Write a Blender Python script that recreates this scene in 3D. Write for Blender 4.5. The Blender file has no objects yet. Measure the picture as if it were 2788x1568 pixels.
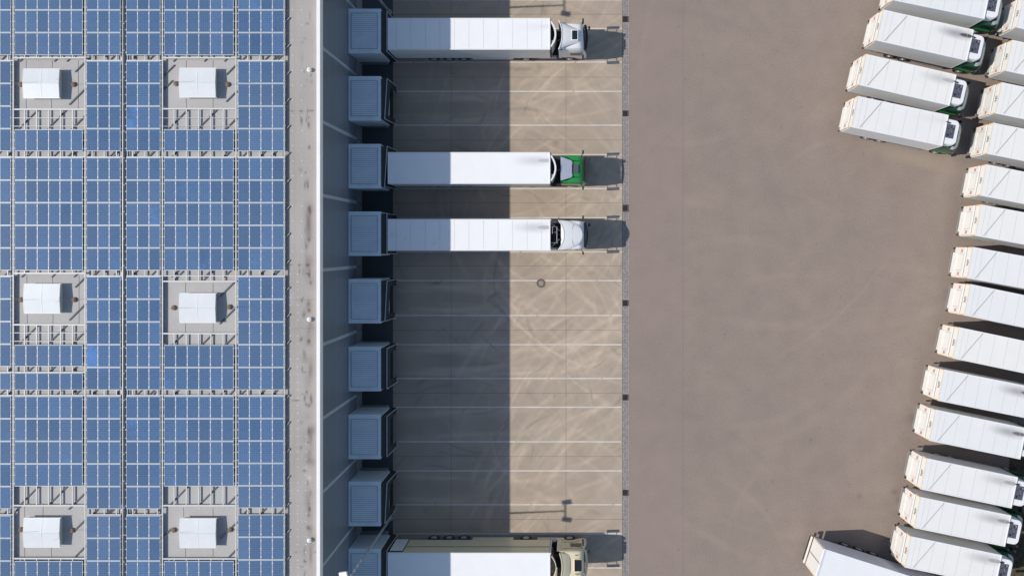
import bpy, math, random
import numpy as np
from mathutils import Vector

random.seed(7)
S = bpy.context.scene
C = S.collection
ZC = 68.0            # survey height of the drone, metres
F = 2112.0           # survey scale at 1 m
NX, NY = 1560.0, 672.0


def W(px, py, h=0.0):
    """survey reading -> true position in metres at the height h the point really has"""
    s = (ZC - h) / F
    return ((px - NX) * s, (NY - py) * s)


# ------------------------------------------------------------------ materials
def lin(r, g, b):
    f = lambda c: ((c / 255 + .055) / 1.055) ** 2.4 if c > 10 else c / 255 / 12.92
    return (f(r), f(g), f(b), 1)


def new_mat(name):
    m = bpy.data.materials.new(name)
    m.use_nodes = True
    nt = m.node_tree
    bs = nt.nodes['Principled BSDF']
    return m, nt, bs


def mat(name, col, rough=.6, metal=0., var=.06, scale=3., spec=.5, bump=0., coat=0., fine=0., stretch=None):
    m, nt, bs = new_mat(name)
    col = tuple(col) if len(col) == 4 else tuple(col) + (1,)
    bs.inputs['Roughness'].default_value = rough
    bs.inputs['Metallic'].default_value = metal
    bs.inputs['Specular IOR Level'].default_value = spec
    if coat:
        bs.inputs['Coat Weight'].default_value = coat
        bs.inputs['Coat Roughness'].default_value = .08
    N = nt.nodes
    L = nt.links
    tc = N.new('ShaderNodeTexCoord')
    src = tc.outputs['Object']
    if stretch:
        mp = N.new('ShaderNodeMapping')
        mp.inputs['Scale'].default_value = stretch
        L.new(src, mp.inputs['Vector'])
        src = mp.outputs[0]
    no = N.new('ShaderNodeTexNoise')
    no.inputs['Scale'].default_value = scale
    no.inputs['Detail'].default_value = 5
    no.inputs['Roughness'].default_value = .6
    L.new(src, no.inputs['Vector'])
    mr = N.new('ShaderNodeMapRange')
    mr.inputs['From Min'].default_value = .25
    mr.inputs['From Max'].default_value = .75
    mr.inputs['To Min'].default_value = 1 - var
    mr.inputs['To Max'].default_value = 1 + var
    L.new(no.outputs['Fac'], mr.inputs['Value'])
    fac = mr.outputs[0]
    if fine:
        n2 = N.new('ShaderNodeTexNoise')
        n2.inputs['Scale'].default_value = 9
        n2.inputs['Detail'].default_value = 3
        L.new(tc.outputs['Object'], n2.inputs['Vector'])
        m2 = N.new('ShaderNodeMapRange')
        m2.inputs['From Min'].default_value = .25
        m2.inputs['From Max'].default_value = .75
        m2.inputs['To Min'].default_value = 1 - fine
        m2.inputs['To Max'].default_value = 1 + fine
        L.new(n2.outputs['Fac'], m2.inputs['Value'])
        mu = N.new('ShaderNodeMath')
        mu.operation = 'MULTIPLY'
        L.new(fac, mu.inputs[0])
        L.new(m2.outputs[0], mu.inputs[1])
        fac = mu.outputs[0]
    vm = N.new('ShaderNodeVectorMath')
    vm.operation = 'SCALE'
    vm.inputs[0].default_value = col[:3]
    L.new(fac, vm.inputs['Scale'])
    L.new(vm.outputs[0], bs.inputs['Base Color'])
    if bump:
        bp = N.new('ShaderNodeBump')
        bp.inputs['Strength'].default_value = bump
        bp.inputs['Distance'].default_value = .02
        L.new(no.outputs['Fac'], bp.inputs['Height'])
        L.new(bp.outputs[0], bs.inputs['Normal'])
    m['out'] = 1
    return m


def add_attr_mix(m, attr, col, kind='GEOMETRY'):
    """mix the base colour towards col by a real stain attribute"""
    nt = m.node_tree
    bs = nt.nodes['Principled BSDF']
    lk = bs.inputs['Base Color'].links[0]
    src = lk.from_socket
    at = nt.nodes.new('ShaderNodeAttribute')
    at.attribute_type = kind
    at.attribute_name = attr
    mx = nt.nodes.new('ShaderNodeMix')
    mx.data_type = 'RGBA'
    nt.links.new(at.outputs['Fac'], mx.inputs[0])
    nt.links.new(src, mx.inputs[6])
    mx.inputs[7].default_value = tuple(col) + (1,) if len(col) == 3 else col
    nt.links.new(mx.outputs[2], bs.inputs['Base Color'])
    return m


M = {}
M['concrete'] = mat('bay_concrete', (.395, .317, .242), .9, var=.09, scale=.35, fine=.06)
add_attr_mix(M['concrete'], 'rub', (.66, .53, .39))
add_attr_mix(M['concrete'], 'grime', (.15, .14, .135))
M['yard'] = mat('yard_asphalt', (.280, .220, .181), .92, var=.08, scale=.55, fine=.14)
add_attr_mix(M['yard'], 'rub', (.42, .33, .24))
add_attr_mix(M['yard'], 'newer', (.29, .222, .20))
add_attr_mix(M['yard'], 'grime', (.12, .11, .10))
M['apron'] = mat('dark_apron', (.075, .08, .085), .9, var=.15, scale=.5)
M['marking'] = mat('marking_paint', (.62, .57, .50), .8, var=.22, scale=1.6, stretch=(.6, 6, 1))
M['joint'] = mat('joint_seal', (.13, .11, .095), .9)
M['paver'] = mat('paver_stone', (.30, .28, .27), .9, var=.25, scale=6, fine=.35)
M['drain'] = mat('drain_iron', (.045, .03, .031), .9, var=.2, spec=.1)
M['manhole_ring'] = mat('manhole_concrete', (.16, .125, .105), .9)
M['manhole_lid'] = mat('manhole_iron', (.30, .26, .22), .8)
M['membrane'] = mat('roof_membrane', (.385, .350, .318), .9, var=.10, scale=.6, fine=.09, stretch=(1, .35, 1))
add_attr_mix(M['membrane'], 'grime', (.13, .105, .09))
add_attr_mix(M['membrane'], 'rub', (.60, .58, .55))
M['membrane_pale'] = mat('pale_roof_membrane', (.455, .435, .41), .9, var=.05, scale=.6, fine=.04)
M['ribgroove'] = mat('roof_groove', (.36, .41, .44), .6)
M['coping'] = mat('coping_metal', (.86, .83, .79), .5, var=.03, scale=1)
M['wallseam'] = mat('wall_joint_trim', (.37, .42, .46), .5)
M['plinth'] = mat('plinth_concrete', (.24, .26, .27), .8, var=.12, scale=1)
M['galv'] = mat('galvanised_steel', (.60, .60, .585), .45, metal=.0, var=.08, scale=4)
M['brace'] = mat('dark_brace_steel', (.10, .105, .12), .6)
M['duct'] = mat('duct_metal', (.22, .23, .25), .4, metal=.3, var=.12, scale=2)
M['alu'] = mat('panel_frame_aluminium', (.53, .56, .58), .45, var=.04)
M['skylight'] = mat('skylight_acrylic', (.72, .735, .73), .25, var=.05, scale=1.2)
M['skyframe'] = mat('skylight_upstand', (.58, .55, .5), .6, var=.1)
M['rodbase'] = mat('rod_base_stone', (.20, .14, .09), .9, var=.3, scale=14)
M['rod'] = mat('rod_metal', (.3, .3, .3), .5)
M['vent'] = mat('vent_plastic', (.78, .80, .78), .5)
M['white'] = mat('white_lorry_paint', (.82, .80, .775), .45, var=.03, scale=.9, coat=.15)
M['whitecool'] = mat('white_panel_paint', (.80, .79, .78), .5, var=.03, scale=.8)
M['side'] = mat('trailer_side_paint', (.80, .79, .76), .45, var=.07, scale=.5, stretch=(1, 1, 4), coat=.2)
M['cream'] = mat('cream_lorry_paint', (.78, .67, .45), .4, var=.05, scale=1.0, coat=.3)
M['creamdoor'] = mat('cream_tail_lift_paint', (.75, .72, .665), .6, var=.07, scale=2.5)
M['green'] = mat('green_cab_paint', (.022, .27, .055), .35, var=.08, scale=2, coat=.4)
M['dgreen'] = mat('dark_green_paint', (.012, .11, .05), .4, var=.08, scale=2, coat=.3)
M['stripe'] = mat('green_stripe', (.01, .16, .05), .5)
M['black'] = mat('black_plastic', (.018, .018, .02), .55, var=.2)
M['rubber'] = mat('tyre_rubber', (.02, .02, .022), .85, var=.2)
M['rim'] = mat('wheel_rim_steel', (.45, .45, .46), .4, metal=.5)
M['chassis'] = mat('chassis_steel', (.035, .036, .04), .7, var=.2)
M['glass'] = mat('cab_glass', (.015, .018, .024), .08, var=.05, spec=.8)
M['sunroof'] = mat('tinted_sunroof', (.10, .10, .125), .2, var=.1)
M['lamp'] = mat('headlamp_lens', (.7, .7, .68), .15)
M['cavity'] = mat('fairing_cavity_fittings', (.12, .12, .14), .5, var=.95, scale=5)
M['fairgrey'] = mat('pale_green_visor', (.50, .55, .54), .4, var=.05, coat=.2)
M['deflector'] = mat('silver_white_deflector', (.60, .61, .66), .4, var=.08, scale=1.6)
M['orange'] = mat('orange_reflective_tape', (.80, .50, .20), .6, var=.2, scale=5)
M['red'] = mat('red_hazard_paint', (.52, .09, .09), .6)
M['seam'] = mat('roof_seam', (.52, .53, .54), .7)
M['cable'] = mat('grey_strap', (.42, .42, .43), .7)
M['dockroof'] = mat('dock_roof_metal', (.70, .79, .82), .45, var=.12, scale=.7)
M['dockside'] = mat('dock_wall_panel', (.62, .70, .73), .5, var=.05, scale=.8)
M['sheltercurtain'] = mat('shelter_curtain', (.03, .035, .04), .8, var=.2)
M['shelterframe'] = mat('shelter_frame_alu', (.50, .52, .54), .4)
M['bumper'] = mat('dock_bumper_rubber', (.02, .02, .02), .8)
M['pole'] = mat('lamp_pole_galvanised', (.34, .37, .40), .5, var=.1)
M['lamphead'] = mat('floodlight_housing', (.80, .80, .80), .5)
M['soil'] = mat('verge_soil', (.10, .075, .045), .95, var=.4, scale=.8, fine=.3, bump=.3)
M['grass'] = mat('verge_grass', (.10, .105, .045), .9, var=.3, scale=3)
M['trailerside'] = mat('lilac_grey_trailer_side', (.74, .74, .80), .4, var=.05, scale=.6, coat=.3)


def wall_material():
    m, nt, bs = new_mat('wall_sandwich_panel')
    N, L = nt.nodes, nt.links
    tc = N.new('ShaderNodeTexCoord')
    sp = N.new('ShaderNodeSeparateXYZ')
    L.new(tc.outputs['Object'], sp.inputs[0])
    w = N.new('ShaderNodeMath'); w.operation = 'MULTIPLY'; w.inputs[1].default_value = 2 * math.pi / .33
    L.new(sp.outputs['Z'], w.inputs[0])
    s = N.new('ShaderNodeMath'); s.operation = 'SINE'
    L.new(w.outputs[0], s.inputs[0])
    bp = N.new('ShaderNodeBump'); bp.inputs['Distance'].default_value = .012; bp.inputs['Strength'].default_value = .7
    L.new(s.outputs[0], bp.inputs['Height'])
    L.new(bp.outputs[0], bs.inputs['Normal'])
    # every sheet of the cladding is a shade of its own
    fl = N.new('ShaderNodeMath'); fl.operation = 'MULTIPLY'; fl.inputs[1].default_value = 1 / 1.1
    L.new(sp.outputs['Z'], fl.inputs[0])
    f2 = N.new('ShaderNodeMath'); f2.operation = 'FLOOR'
    L.new(fl.outputs[0], f2.inputs[0])
    wn = N.new('ShaderNodeTexWhiteNoise'); wn.noise_dimensions = '1D'
    L.new(f2.outputs[0], wn.inputs['W'])
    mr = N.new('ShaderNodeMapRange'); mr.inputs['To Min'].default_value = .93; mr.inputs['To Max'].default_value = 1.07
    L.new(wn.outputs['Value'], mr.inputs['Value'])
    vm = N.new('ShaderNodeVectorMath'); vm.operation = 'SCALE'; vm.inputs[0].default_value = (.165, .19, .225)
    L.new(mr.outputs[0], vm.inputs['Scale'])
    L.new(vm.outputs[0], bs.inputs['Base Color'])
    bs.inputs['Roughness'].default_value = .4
    return m


M['wall'] = wall_material()


def panel_material():
    m, nt, bs = new_mat('blue_photovoltaic_cells')
    N, L = nt.nodes, nt.links
    tc = N.new('ShaderNodeTexCoord')
    br = N.new('ShaderNodeTexBrick')
    br.offset = 0
    br.inputs['Scale'].default_value = 1
    br.inputs['Brick Width'].default_value = .1375
    br.inputs['Row Height'].default_value = .1375
    br.inputs['Mortar Size'].default_value = .014
    br.inputs['Mortar Smooth'].default_value = .3
    br.inputs['Color1'].default_value = (.056, .120, .232, 1)
    br.inputs['Color2'].default_value = (.071, .145, .268, 1)
    br.inputs['Mortar'].default_value = (.125, .195, .32, 1)
    L.new(tc.outputs['Object'], br.inputs['Vector'])
    oi = N.new('ShaderNodeObjectInfo')
    mr = N.new('ShaderNodeMapRange'); mr.inputs['To Min'].default_value = .86; mr.inputs['To Max'].default_value = 1.15
    L.new(oi.outputs['Random'], mr.inputs['Value'])
    # crystal glints painted into the colour: small bright blue flecks, stronger on some panels
    ge = N.new('ShaderNodeNewGeometry')
    no = N.new('ShaderNodeTexNoise'); no.inputs['Scale'].default_value = 19; no.inputs['Detail'].default_value = 2
    L.new(ge.outputs['Position'], no.inputs['Vector'])
    n2 = N.new('ShaderNodeTexNoise'); n2.inputs['Scale'].default_value = .33; n2.inputs['Detail'].default_value = 2
    L.new(ge.outputs['Position'], n2.inputs['Vector'])
    ad = N.new('ShaderNodeMath'); ad.operation = 'ADD'
    pk = N.new('ShaderNodeMapRange'); pk.inputs['From Min'].default_value = .5; pk.inputs['To Min'].default_value = -.35; pk.inputs['To Max'].default_value = .16
    rw = N.new('ShaderNodeTexWhiteNoise'); rw.noise_dimensions = '1D'; L.new(oi.outputs['Random'], rw.inputs['W']); L.new(rw.outputs['Value'], pk.inputs['Value'])
    a0 = N.new('ShaderNodeMath'); a0.operation = 'ADD'; L.new(n2.outputs['Fac'], a0.inputs[0]); L.new(pk.outputs[0], a0.inputs[1])
    L.new(no.outputs['Fac'], ad.inputs[0]); L.new(a0.outputs[0], ad.inputs[1])
    m3 = N.new('ShaderNodeMapRange'); m3.inputs['From Min'].default_value = 1.23; m3.inputs['From Max'].default_value = 1.36
    m3.inputs['To Max'].default_value = .75
    L.new(ad.outputs[0], m3.inputs['Value'])
    vm = N.new('ShaderNodeVectorMath'); vm.operation = 'SCALE'
    L.new(br.outputs['Color'], vm.inputs[0]); L.new(mr.outputs[0], vm.inputs['Scale'])
    mx = N.new('ShaderNodeMix'); mx.data_type = 'RGBA'
    L.new(m3.outputs[0], mx.inputs[0]); L.new(vm.outputs[0], mx.inputs[6]); mx.inputs[7].default_value = (.12, .29, .66, 1)
    # dust
    n4 = N.new('ShaderNodeTexNoise'); n4.inputs['Scale'].default_value = .12; n4.inputs['Detail'].default_value = 3
    L.new(ge.outputs['Position'], n4.inputs['Vector'])
    m5 = N.new('ShaderNodeMapRange'); m5.inputs['From Min'].default_value = .35; m5.inputs['From Max'].default_value = .8
    m5.inputs['To Max'].default_value = .4
    L.new(n4.outputs['Fac'], m5.inputs['Value'])
    m6 = N.new('ShaderNodeMix'); m6.data_type = 'RGBA'
    L.new(m5.outputs[0], m6.inputs[0]); L.new(mx.outputs[2], m6.inputs[6]); m6.inputs[7].default_value = (.17, .215, .30, 1)
    L.new(m6.outputs[2], bs.inputs['Base Color'])
    bs.inputs['Roughness'].default_value = .11
    bs.inputs['Specular IOR Level'].default_value = .4
    return m


M['cells'] = panel_material()


def soot_roof_material(name, col):
    """white lorry roof, with the soot an exhaust has left behind the cab; amount from the object's own 'soot' value"""
    m = mat(name, col, .5, var=.035, scale=.6, coat=.1)
    nt = m.node_tree
    N, L = nt.nodes, nt.links
    bs = N['Principled BSDF']
    src = bs.inputs['Base Color'].links[0].from_socket
    tc = N.new('ShaderNodeTexCoord')
    total = None
    # origin of the roof object is the exhaust mouth at the roof's front edge
    for (lx, ly, k) in ((.5, .13, 2.0), (1.5, .42, .62)):
        mp = N.new('ShaderNodeMapping')
        mp.inputs['Location'].default_value = (lx * .85 / lx, 0, 0)
        mp.inputs['Scale'].default_value = (1 / lx, 1 / ly, 0)
        L.new(tc.outputs['Object'], mp.inputs['Vector'])
        ln = N.new('ShaderNodeVectorMath'); ln.operation = 'LENGTH'
        L.new(mp.outputs[0], ln.inputs[0])
        r = N.new('ShaderNodeMapRange'); r.interpolation_type = 'SMOOTHSTEP'
        r.inputs['From Min'].default_value = 1.5; r.inputs['From Max'].default_value = .0
        r.inputs['To Max'].default_value = k
        L.new(ln.outputs['Value'], r.inputs['Value'])
        if total is None:
            total = r.outputs[0]
        else:
            a = N.new('ShaderNodeMath'); a.operation = 'ADD'; a.use_clamp = True
            L.new(total, a.inputs[0]); L.new(r.outputs[0], a.inputs[1]); total = a.outputs[0]
    at = N.new('ShaderNodeAttribute'); at.attribute_type = 'OBJECT'; at.attribute_name = 'soot'
    mu = N.new('ShaderNodeMath'); mu.operation = 'MULTIPLY'; mu.use_clamp = True
    L.new(total, mu.inputs[0]); L.new(at.outputs['Fac'], mu.inputs[1])
    mx = N.new('ShaderNodeMix'); mx.data_type = 'RGBA'
    L.new(mu.outputs[0], mx.inputs[0]); L.new(src, mx.inputs[6]); mx.inputs[7].default_value = (.10, .085, .09, 1)
    L.new(mx.outputs[2], bs.inputs['Base Color'])
    return m


def tint_by_object(m, c1, c2):
    nt = m.node_tree; N, L = nt.nodes, nt.links
    vs = [n for n in N if n.bl_idname == 'ShaderNodeVectorMath' and n.operation == 'SCALE'][0]
    oi = N.new('ShaderNodeObjectInfo'); mx = N.new('ShaderNodeMix'); mx.data_type = 'RGBA'
    L.new(oi.outputs['Random'], mx.inputs[0]); mx.inputs[6].default_value = c1 + (1,); mx.inputs[7].default_value = c2 + (1,)
    L.new(mx.outputs[2], vs.inputs[0])
    return m


M['roofwhite'] = tint_by_object(soot_roof_material('white_roof_with_soot', (.815, .80, .765)), (.83, .795, .73), (.78, .77, .745))
M['rooftrailer'] = soot_roof_material('white_trailer_roof', (.87, .86, .84))


# ------------------------------------------------------------------ mesh builder
class MB:
    def __init__(s):
        s.v, s.f, s.m, s.mats = [], [], [], []

    def mi(s, m):
        m = M[m] if isinstance(m, str) else m
        if m not in s.mats:
            s.mats.append(m)
        return s.mats.index(m)

    def poly(s, pts, faces, m):
        o = len(s.v)
        k = s.mi(m)
        s.v += [tuple(p) for p in pts]
        for f in faces:
            s.f.append(tuple(i + o for i in f)); s.m.append(k)
        return s

    def box(s, x0, x1, y0, y1, z0, z1, m):
        p = [(x0, y0, z0), (x1, y0, z0), (x1, y1, z0), (x0, y1, z0), (x0, y0, z1), (x1, y0, z1), (x1, y1, z1), (x0, y1, z1)]
        return s.poly(p, [(3, 2, 1, 0), (4, 5, 6, 7), (0, 1, 5, 4), (1, 2, 6, 5), (2, 3, 7, 6), (3, 0, 4, 7)], m)

    def bar(s, a, b, w, h, m):
        """rectangular bar from a to b"""
        a, b = Vector(a), Vector(b)
        d = (b - a).normalized()
        up = Vector((0, 0, 1)) if abs(d.z) < .95 else Vector((1, 0, 0))
        sd = d.cross(up).normalized() * (w / 2)
        u = sd.cross(d).normalized() * (h / 2)
        p = [q + i * sd + j * u for q in (a, b) for (i, j) in ((-1, -1), (1, -1), (1, 1), (-1, 1))]
        return s.poly(p, [(0, 1, 2, 3), (7, 6, 5, 4), (0, 4, 5, 1), (1, 5, 6, 2), (2, 6, 7, 3), (3, 7, 4, 0)], m)

    def tube(s, a, b, r0, r1, m, n=12, cap=True):
        a, b = Vector(a), Vector(b)
        d = (b - a).normalized()
        up = Vector((0, 0, 1)) if abs(d.z) < .9 else Vector((1, 0, 0))
        u = d.cross(up).normalized()
        v = d.cross(u).normalized()
        p = []
        for q, r in ((a, r0), (b, r1)):
            for i in range(n):
                t = 2 * math.pi * i / n
                p.append(q + u * math.cos(t) * r + v * math.sin(t) * r)
        fs = [(i, (i + 1) % n, n + (i + 1) % n, n + i) for i in range(n)]
        if cap:
            fs += [tuple(range(n - 1, -1, -1)), tuple(range(n, 2 * n))]
        return s.poly(p, fs, m)

    def loft(s, rings, m, caps=True):
        n = len(rings[0])
        p = [q for r in rings for q in r]
        fs = []
        for k in range(len(rings) - 1):
            for i in range(n):
                j = (i + 1) % n
                fs.append((k * n + i, k * n + j, (k + 1) * n + j, (k + 1) * n + i))
        if caps:
            fs += [tuple(range(n - 1, -1, -1)), tuple(range((len(rings) - 1) * n, len(rings) * n))]
        return s.poly(p, fs, m)

    def prism(s, pts, z0, z1, m):
        n = len(pts)
        p = [(x, y, z0) for x, y in pts] + [(x, y, z1) for x, y in pts]
        fs = [(i, (i + 1) % n, n + (i + 1) % n, n + i) for i in range(n)] + [tuple(range(n - 1, -1, -1)), tuple(range(n, 2 * n))]
        return s.poly(p, fs, m)

    def dome(s, c, r, h, m, n=14, k=4):
        rings = []
        for j in range(k + 1):
            t = j / k * math.pi / 2 * .97
            rings.append([(c[0] + math.cos(t) * r * math.cos(2 * math.pi * i / n), c[1] + math.cos(t) * r * math.sin(2 * math.pi * i / n),
                           c[2] + h * math.sin(t)) for i in range(n)])
        return s.loft(rings, m)

    def mesh(s, name, smooth=False):
        me = bpy.data.meshes.new(name)
        me.from_pydata(s.v, [], s.f)
        for m in s.mats:
            me.materials.append(m)
        me.polygons.foreach_set('material_index', s.m)
        if smooth:
            me.polygons.foreach_set('use_smooth', [True] * len(s.f))
        me.update()
        import bmesh
        bm = bmesh.new(); bm.from_mesh(me)
        bmesh.ops.recalc_face_normals(bm, faces=bm.faces)
        bm.to_mesh(me); bm.free()
        return me

    def build(s, name, parent=None, smooth=False, bevel=0, loc=None):
        me = s.mesh(name, smooth)
        if loc is not None:      # put the object's origin there
            me.transform(__import__('mathutils').Matrix.Translation(-Vector(loc)))
        o = bpy.data.objects.new(name, me)
        C.objects.link(o)
        if parent is not None:
            o.parent = parent
        if loc is not None:
            o.location = loc
        if bevel:
            b = o.modifiers.new('edge', 'BEVEL'); b.width = bevel; b.segments = 2; b.limit_method = 'ANGLE'
            b.angle_limit = math.radians(40)
        if smooth:
            e = o.modifiers.new('split', 'EDGE_SPLIT'); e.split_angle = math.radians(38)
        return o


def tag(o, label, cat, group=None):
    o['label'] = label; o['category'] = cat
    if group: o['group'] = group
    return o


def thing(name, label, cat, loc=(0, 0, 0), rz=0., group=None):
    o = bpy.data.objects.new(name, None)
    o.empty_display_size = .3
    C.objects.link(o)
    o.location = loc; o.rotation_euler = (0, 0, rz)
    return tag(o, label, cat, group)


def struct(o):
    o['kind'] = 'structure'
    return o


KIDS = {}


def kids(o):
    return [c for c in bpy.data.objects if c.parent == o] if o.name not in KIDS else KIDS[o.name]


def copy_tree(o, parent=None, index=None):
    if index is None:
        index = {}
        for q in bpy.data.objects:
            if q.parent: index.setdefault(q.parent.name, []).append(q)
    c = o.copy(); C.objects.link(c); c.parent = parent
    for ch in index.get(o.name, []):
        copy_tree(ch, c, index)
    return c


# ------------------------------------------------------------------ painted ground grids (tyre rub marks and oil as mesh attributes)
def painted_sheet(name, x0, x1, y0, y1, z, res, m, fields):
    nx, ny = int((x1 - x0) / res) + 1, int((y1 - y0) / res) + 1
    xs, ys = np.linspace(x0, x1, nx), np.linspace(y0, y1, ny)
    X, Y = np.meshgrid(xs, ys)
    co = np.stack([X, Y, np.full_like(X, z)], -1).reshape(-1, 3).astype(np.float32)
    me = bpy.data.meshes.new(name)
    me.vertices.add(nx * ny)
    me.vertices.foreach_set('co', co.ravel())
    i = np.arange((nx - 1) * (ny - 1))
    r, c = i // (nx - 1), i % (nx - 1)
    a = r * nx + c
    q = np.stack([a, a + 1, a + nx + 1, a + nx], -1).astype(np.int32)
    nf = len(q)
    me.loops.add(nf * 4); me.polygons.add(nf)
    me.loops.foreach_set('vertex_index', q.ravel())
    me.polygons.foreach_set('loop_start', np.arange(0, nf * 4, 4, dtype=np.int32))
    me.update(calc_edges=True)
    me.materials.append(M[m])
    for k, fn in fields.items():
        val = np.clip(fn(xs, ys, X, Y), 0, 1).astype(np.float32)
        at = me.attributes.new(k, 'FLOAT', 'POINT')
        at.data.foreach_set('value', val.ravel())
    o = bpy.data.objects.new(name, me)
    C.objects.link(o)
    return o


class Brush:
    def __init__(s, xs, ys):
        s.xs, s.ys = xs, ys
        s.g = np.zeros((len(ys), len(xs)))
        s.dx = xs[1] - xs[0]; s.dy = ys[1] - ys[0]

    def stroke(s, pts, w, a):
        pts = np.asarray(pts)
        R = max(2, int(math.ceil(w * 2.0 / s.dx)))
        L = np.zeros_like(s.g)
        ci = np.round((pts[:, 0] - s.xs[0]) / s.dx).astype(int); cj = np.round((pts[:, 1] - s.ys[0]) / s.dy).astype(int)
        amp = a if np.ndim(a) else np.full(len(pts), a)
        for dj in range(-R, R + 1):
            for di in range(-R, R + 1):
                ii, jj = ci + di, cj + dj
                ok = (ii >= 0) & (ii < len(s.xs)) & (jj >= 0) & (jj < len(s.ys))
                if not ok.any(): continue
                d = np.hypot(s.xs[ii[ok]] - pts[ok, 0], s.ys[jj[ok]] - pts[ok, 1]) / w
                v = np.clip(1 - (d / 1.75) ** 2, 0, 1) ** 1.5 * amp[ok]
                np.maximum.at(L, (jj[ok], ii[ok]), v)
        s.g += L


def blob_noise(X, Y, seed, n=24, rmin=.2, rmax=1.4):
    rs = np.random.RandomState(seed)
    g = np.zeros_like(X)
    for _ in range(n):
        cx, cy = rs.uniform(X.min(), X.max()), rs.uniform(Y.min(), Y.max())
        r = rs.uniform(rmin, rmax)
        g += rs.uniform(.3, 1) * np.exp(-(((X - cx) / r) ** 2 + ((Y - cy) / (r * rs.uniform(.5, 1.6))) ** 2))
    return g


def soft_random(n, rs, k):
    a = rs.rand(n // k + 4)
    return np.interp(np.arange(n) / k, np.arange(len(a)), a)


BAYS = [W(0, y)[1] for y in (-50, 125, 295, 468, 640, 811, 984, 1155, 1327, 1499, 1670)]


def bay_tracks(xs, ys, X, Y):
    rs = np.random.RandomState(3)
    b = Brush(xs, ys)
    for n in range(150):          # lorries pulling out of a bay and swinging away
        yb = BAYS[rs.randint(len(BAYS))] + rs.uniform(-.5, .5)
        x, y = rs.uniform(-16, -11.0), yb
        turn = rs.uniform(-12, -1.5)
        R = rs.uniform(9, 18) * (1 if rs.rand() < .55 else -1)
        th = rs.uniform(-.06, .06)
        P = []
        st = .08
        while x < 5.2 and len(P) < 420:
            P.append((x, y, th))
            if x > turn: th += st / R
            x += math.cos(th) * st; y += math.sin(th) * st
            if abs(th) > 1.4: break
        P = np.array(P)
        if len(P) < 30: continue
        amp = rs.uniform(.05, .22) * np.clip(soft_random(len(P), rs, 40) * 1.6 - .3, 0, 1)
        for side in (-1.0, 1.0):
            q = np.stack([P[:, 0] - np.sin(P[:, 2]) * side, P[:, 1] + np.cos(P[:, 2]) * side], -1)
            b.stroke(q, rs.uniform(.09, .2), amp)
    for n in range(230):          # the long sweeps round towards the yard
        up = 1 if rs.rand() < (.8) else -1
        cy = rs.uniform(-42, 22)
        if cy > 2 and rs.rand() < .5: up = -up
        cx, r = rs.uniform(3, 11), rs.uniform(8, 18)
        a0 = rs.uniform(1.75, 2.6); a1 = a0 + rs.uniform(.35, .85)
        k = 170
        t = np.linspace(a0, min(a1, 3.3), k)
        P = np.stack([cx + r * np.cos(t), cy + up * r * np.sin(t)], -1)
        b.stroke(P, rs.uniform(.07, .2), rs.uniform(.10, .42) * np.sin(np.linspace(0, math.pi, k)) ** .7 * np.clip(soft_random(k, rs, 25) * 1.7 - .2, 0, 1))
    return np.clip(b.g, 0, 1.3) * .78


def bay_grime(xs, ys, X, Y):
    rs = np.random.RandomState(11)
    g = blob_noise(X, Y, 5, 26, .08, .25) * .35
    b = Brush(xs, ys)
    for n in range(150):   # steering scrub
        cx, cy = rs.uniform(-13, 4), rs.uniform(ys[0], ys[-1])
        r = rs.uniform(2, 9); a0 = rs.uniform(0, 6.28); t = np.linspace(0, rs.uniform(.25, .8), 60)
        P = np.stack([cx + r * np.cos(a0 + t), cy + r * np.sin(a0 + t)], -1)
        b.stroke(P, rs.uniform(.05, .14), rs.uniform(.08, .3) * np.sin(np.linspace(0, math.pi, 60)))
    # oil below the coupled lorries, in the middle of every bay, and general dirt nearer the docks
    for yb in BAYS:
        g += .06 * np.exp(-((Y - yb) / .7) ** 2) * np.clip(1 - (X + 15.8) / 12, 0, 1)
    g += .55 * np.exp(-(((X - W(1187, 0)[0]) / .42) ** 2 + ((Y - W(0, 771)[1]) / .14) ** 2))
    n = blob_noise(X, Y, 8, 520, .2, 1.0) * .085
    return g + b.g * 1.2 + n * 1.3


def yard_rub(xs, ys, X, Y):
    rs = np.random.RandomState(9)
    b = Brush(xs, ys)
    for n in range(60):
        R = rs.uniform(9, 30); cx = rs.uniform(4, 30); cy = rs.uniform(-30, 22); a0 = rs.uniform(0, 6.28)
        k = 260; t = np.linspace(0, rs.uniform(.5, 1.2), k)
        P = np.stack([cx + R * np.cos(a0 + t), cy + R * np.sin(a0 + t)], -1)
        b.stroke(P, rs.uniform(.12, .4), rs.uniform(.04, .14) * np.sin(np.linspace(0, math.pi, k)))
    k = 300; t = np.linspace(0, 1, k)
    (ax, ay), (bx, by), (cx, cy) = W(2340, 395), W(2480, 430), W(2640, 480)
    for off in (-.25, 0.1, .5):
        P = np.stack([(1 - t) ** 2 * ax + 2 * t * (1 - t) * bx + t * t * cx, (1 - t) ** 2 * ay + 2 * t * (1 - t) * by + t * t * cy + off], -1)
        b.stroke(P, .3, .16 * np.sin(math.pi * t))
    return b.g * 1.2 + blob_noise(X, Y, 77, 40, 1, 4) * .02


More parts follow.
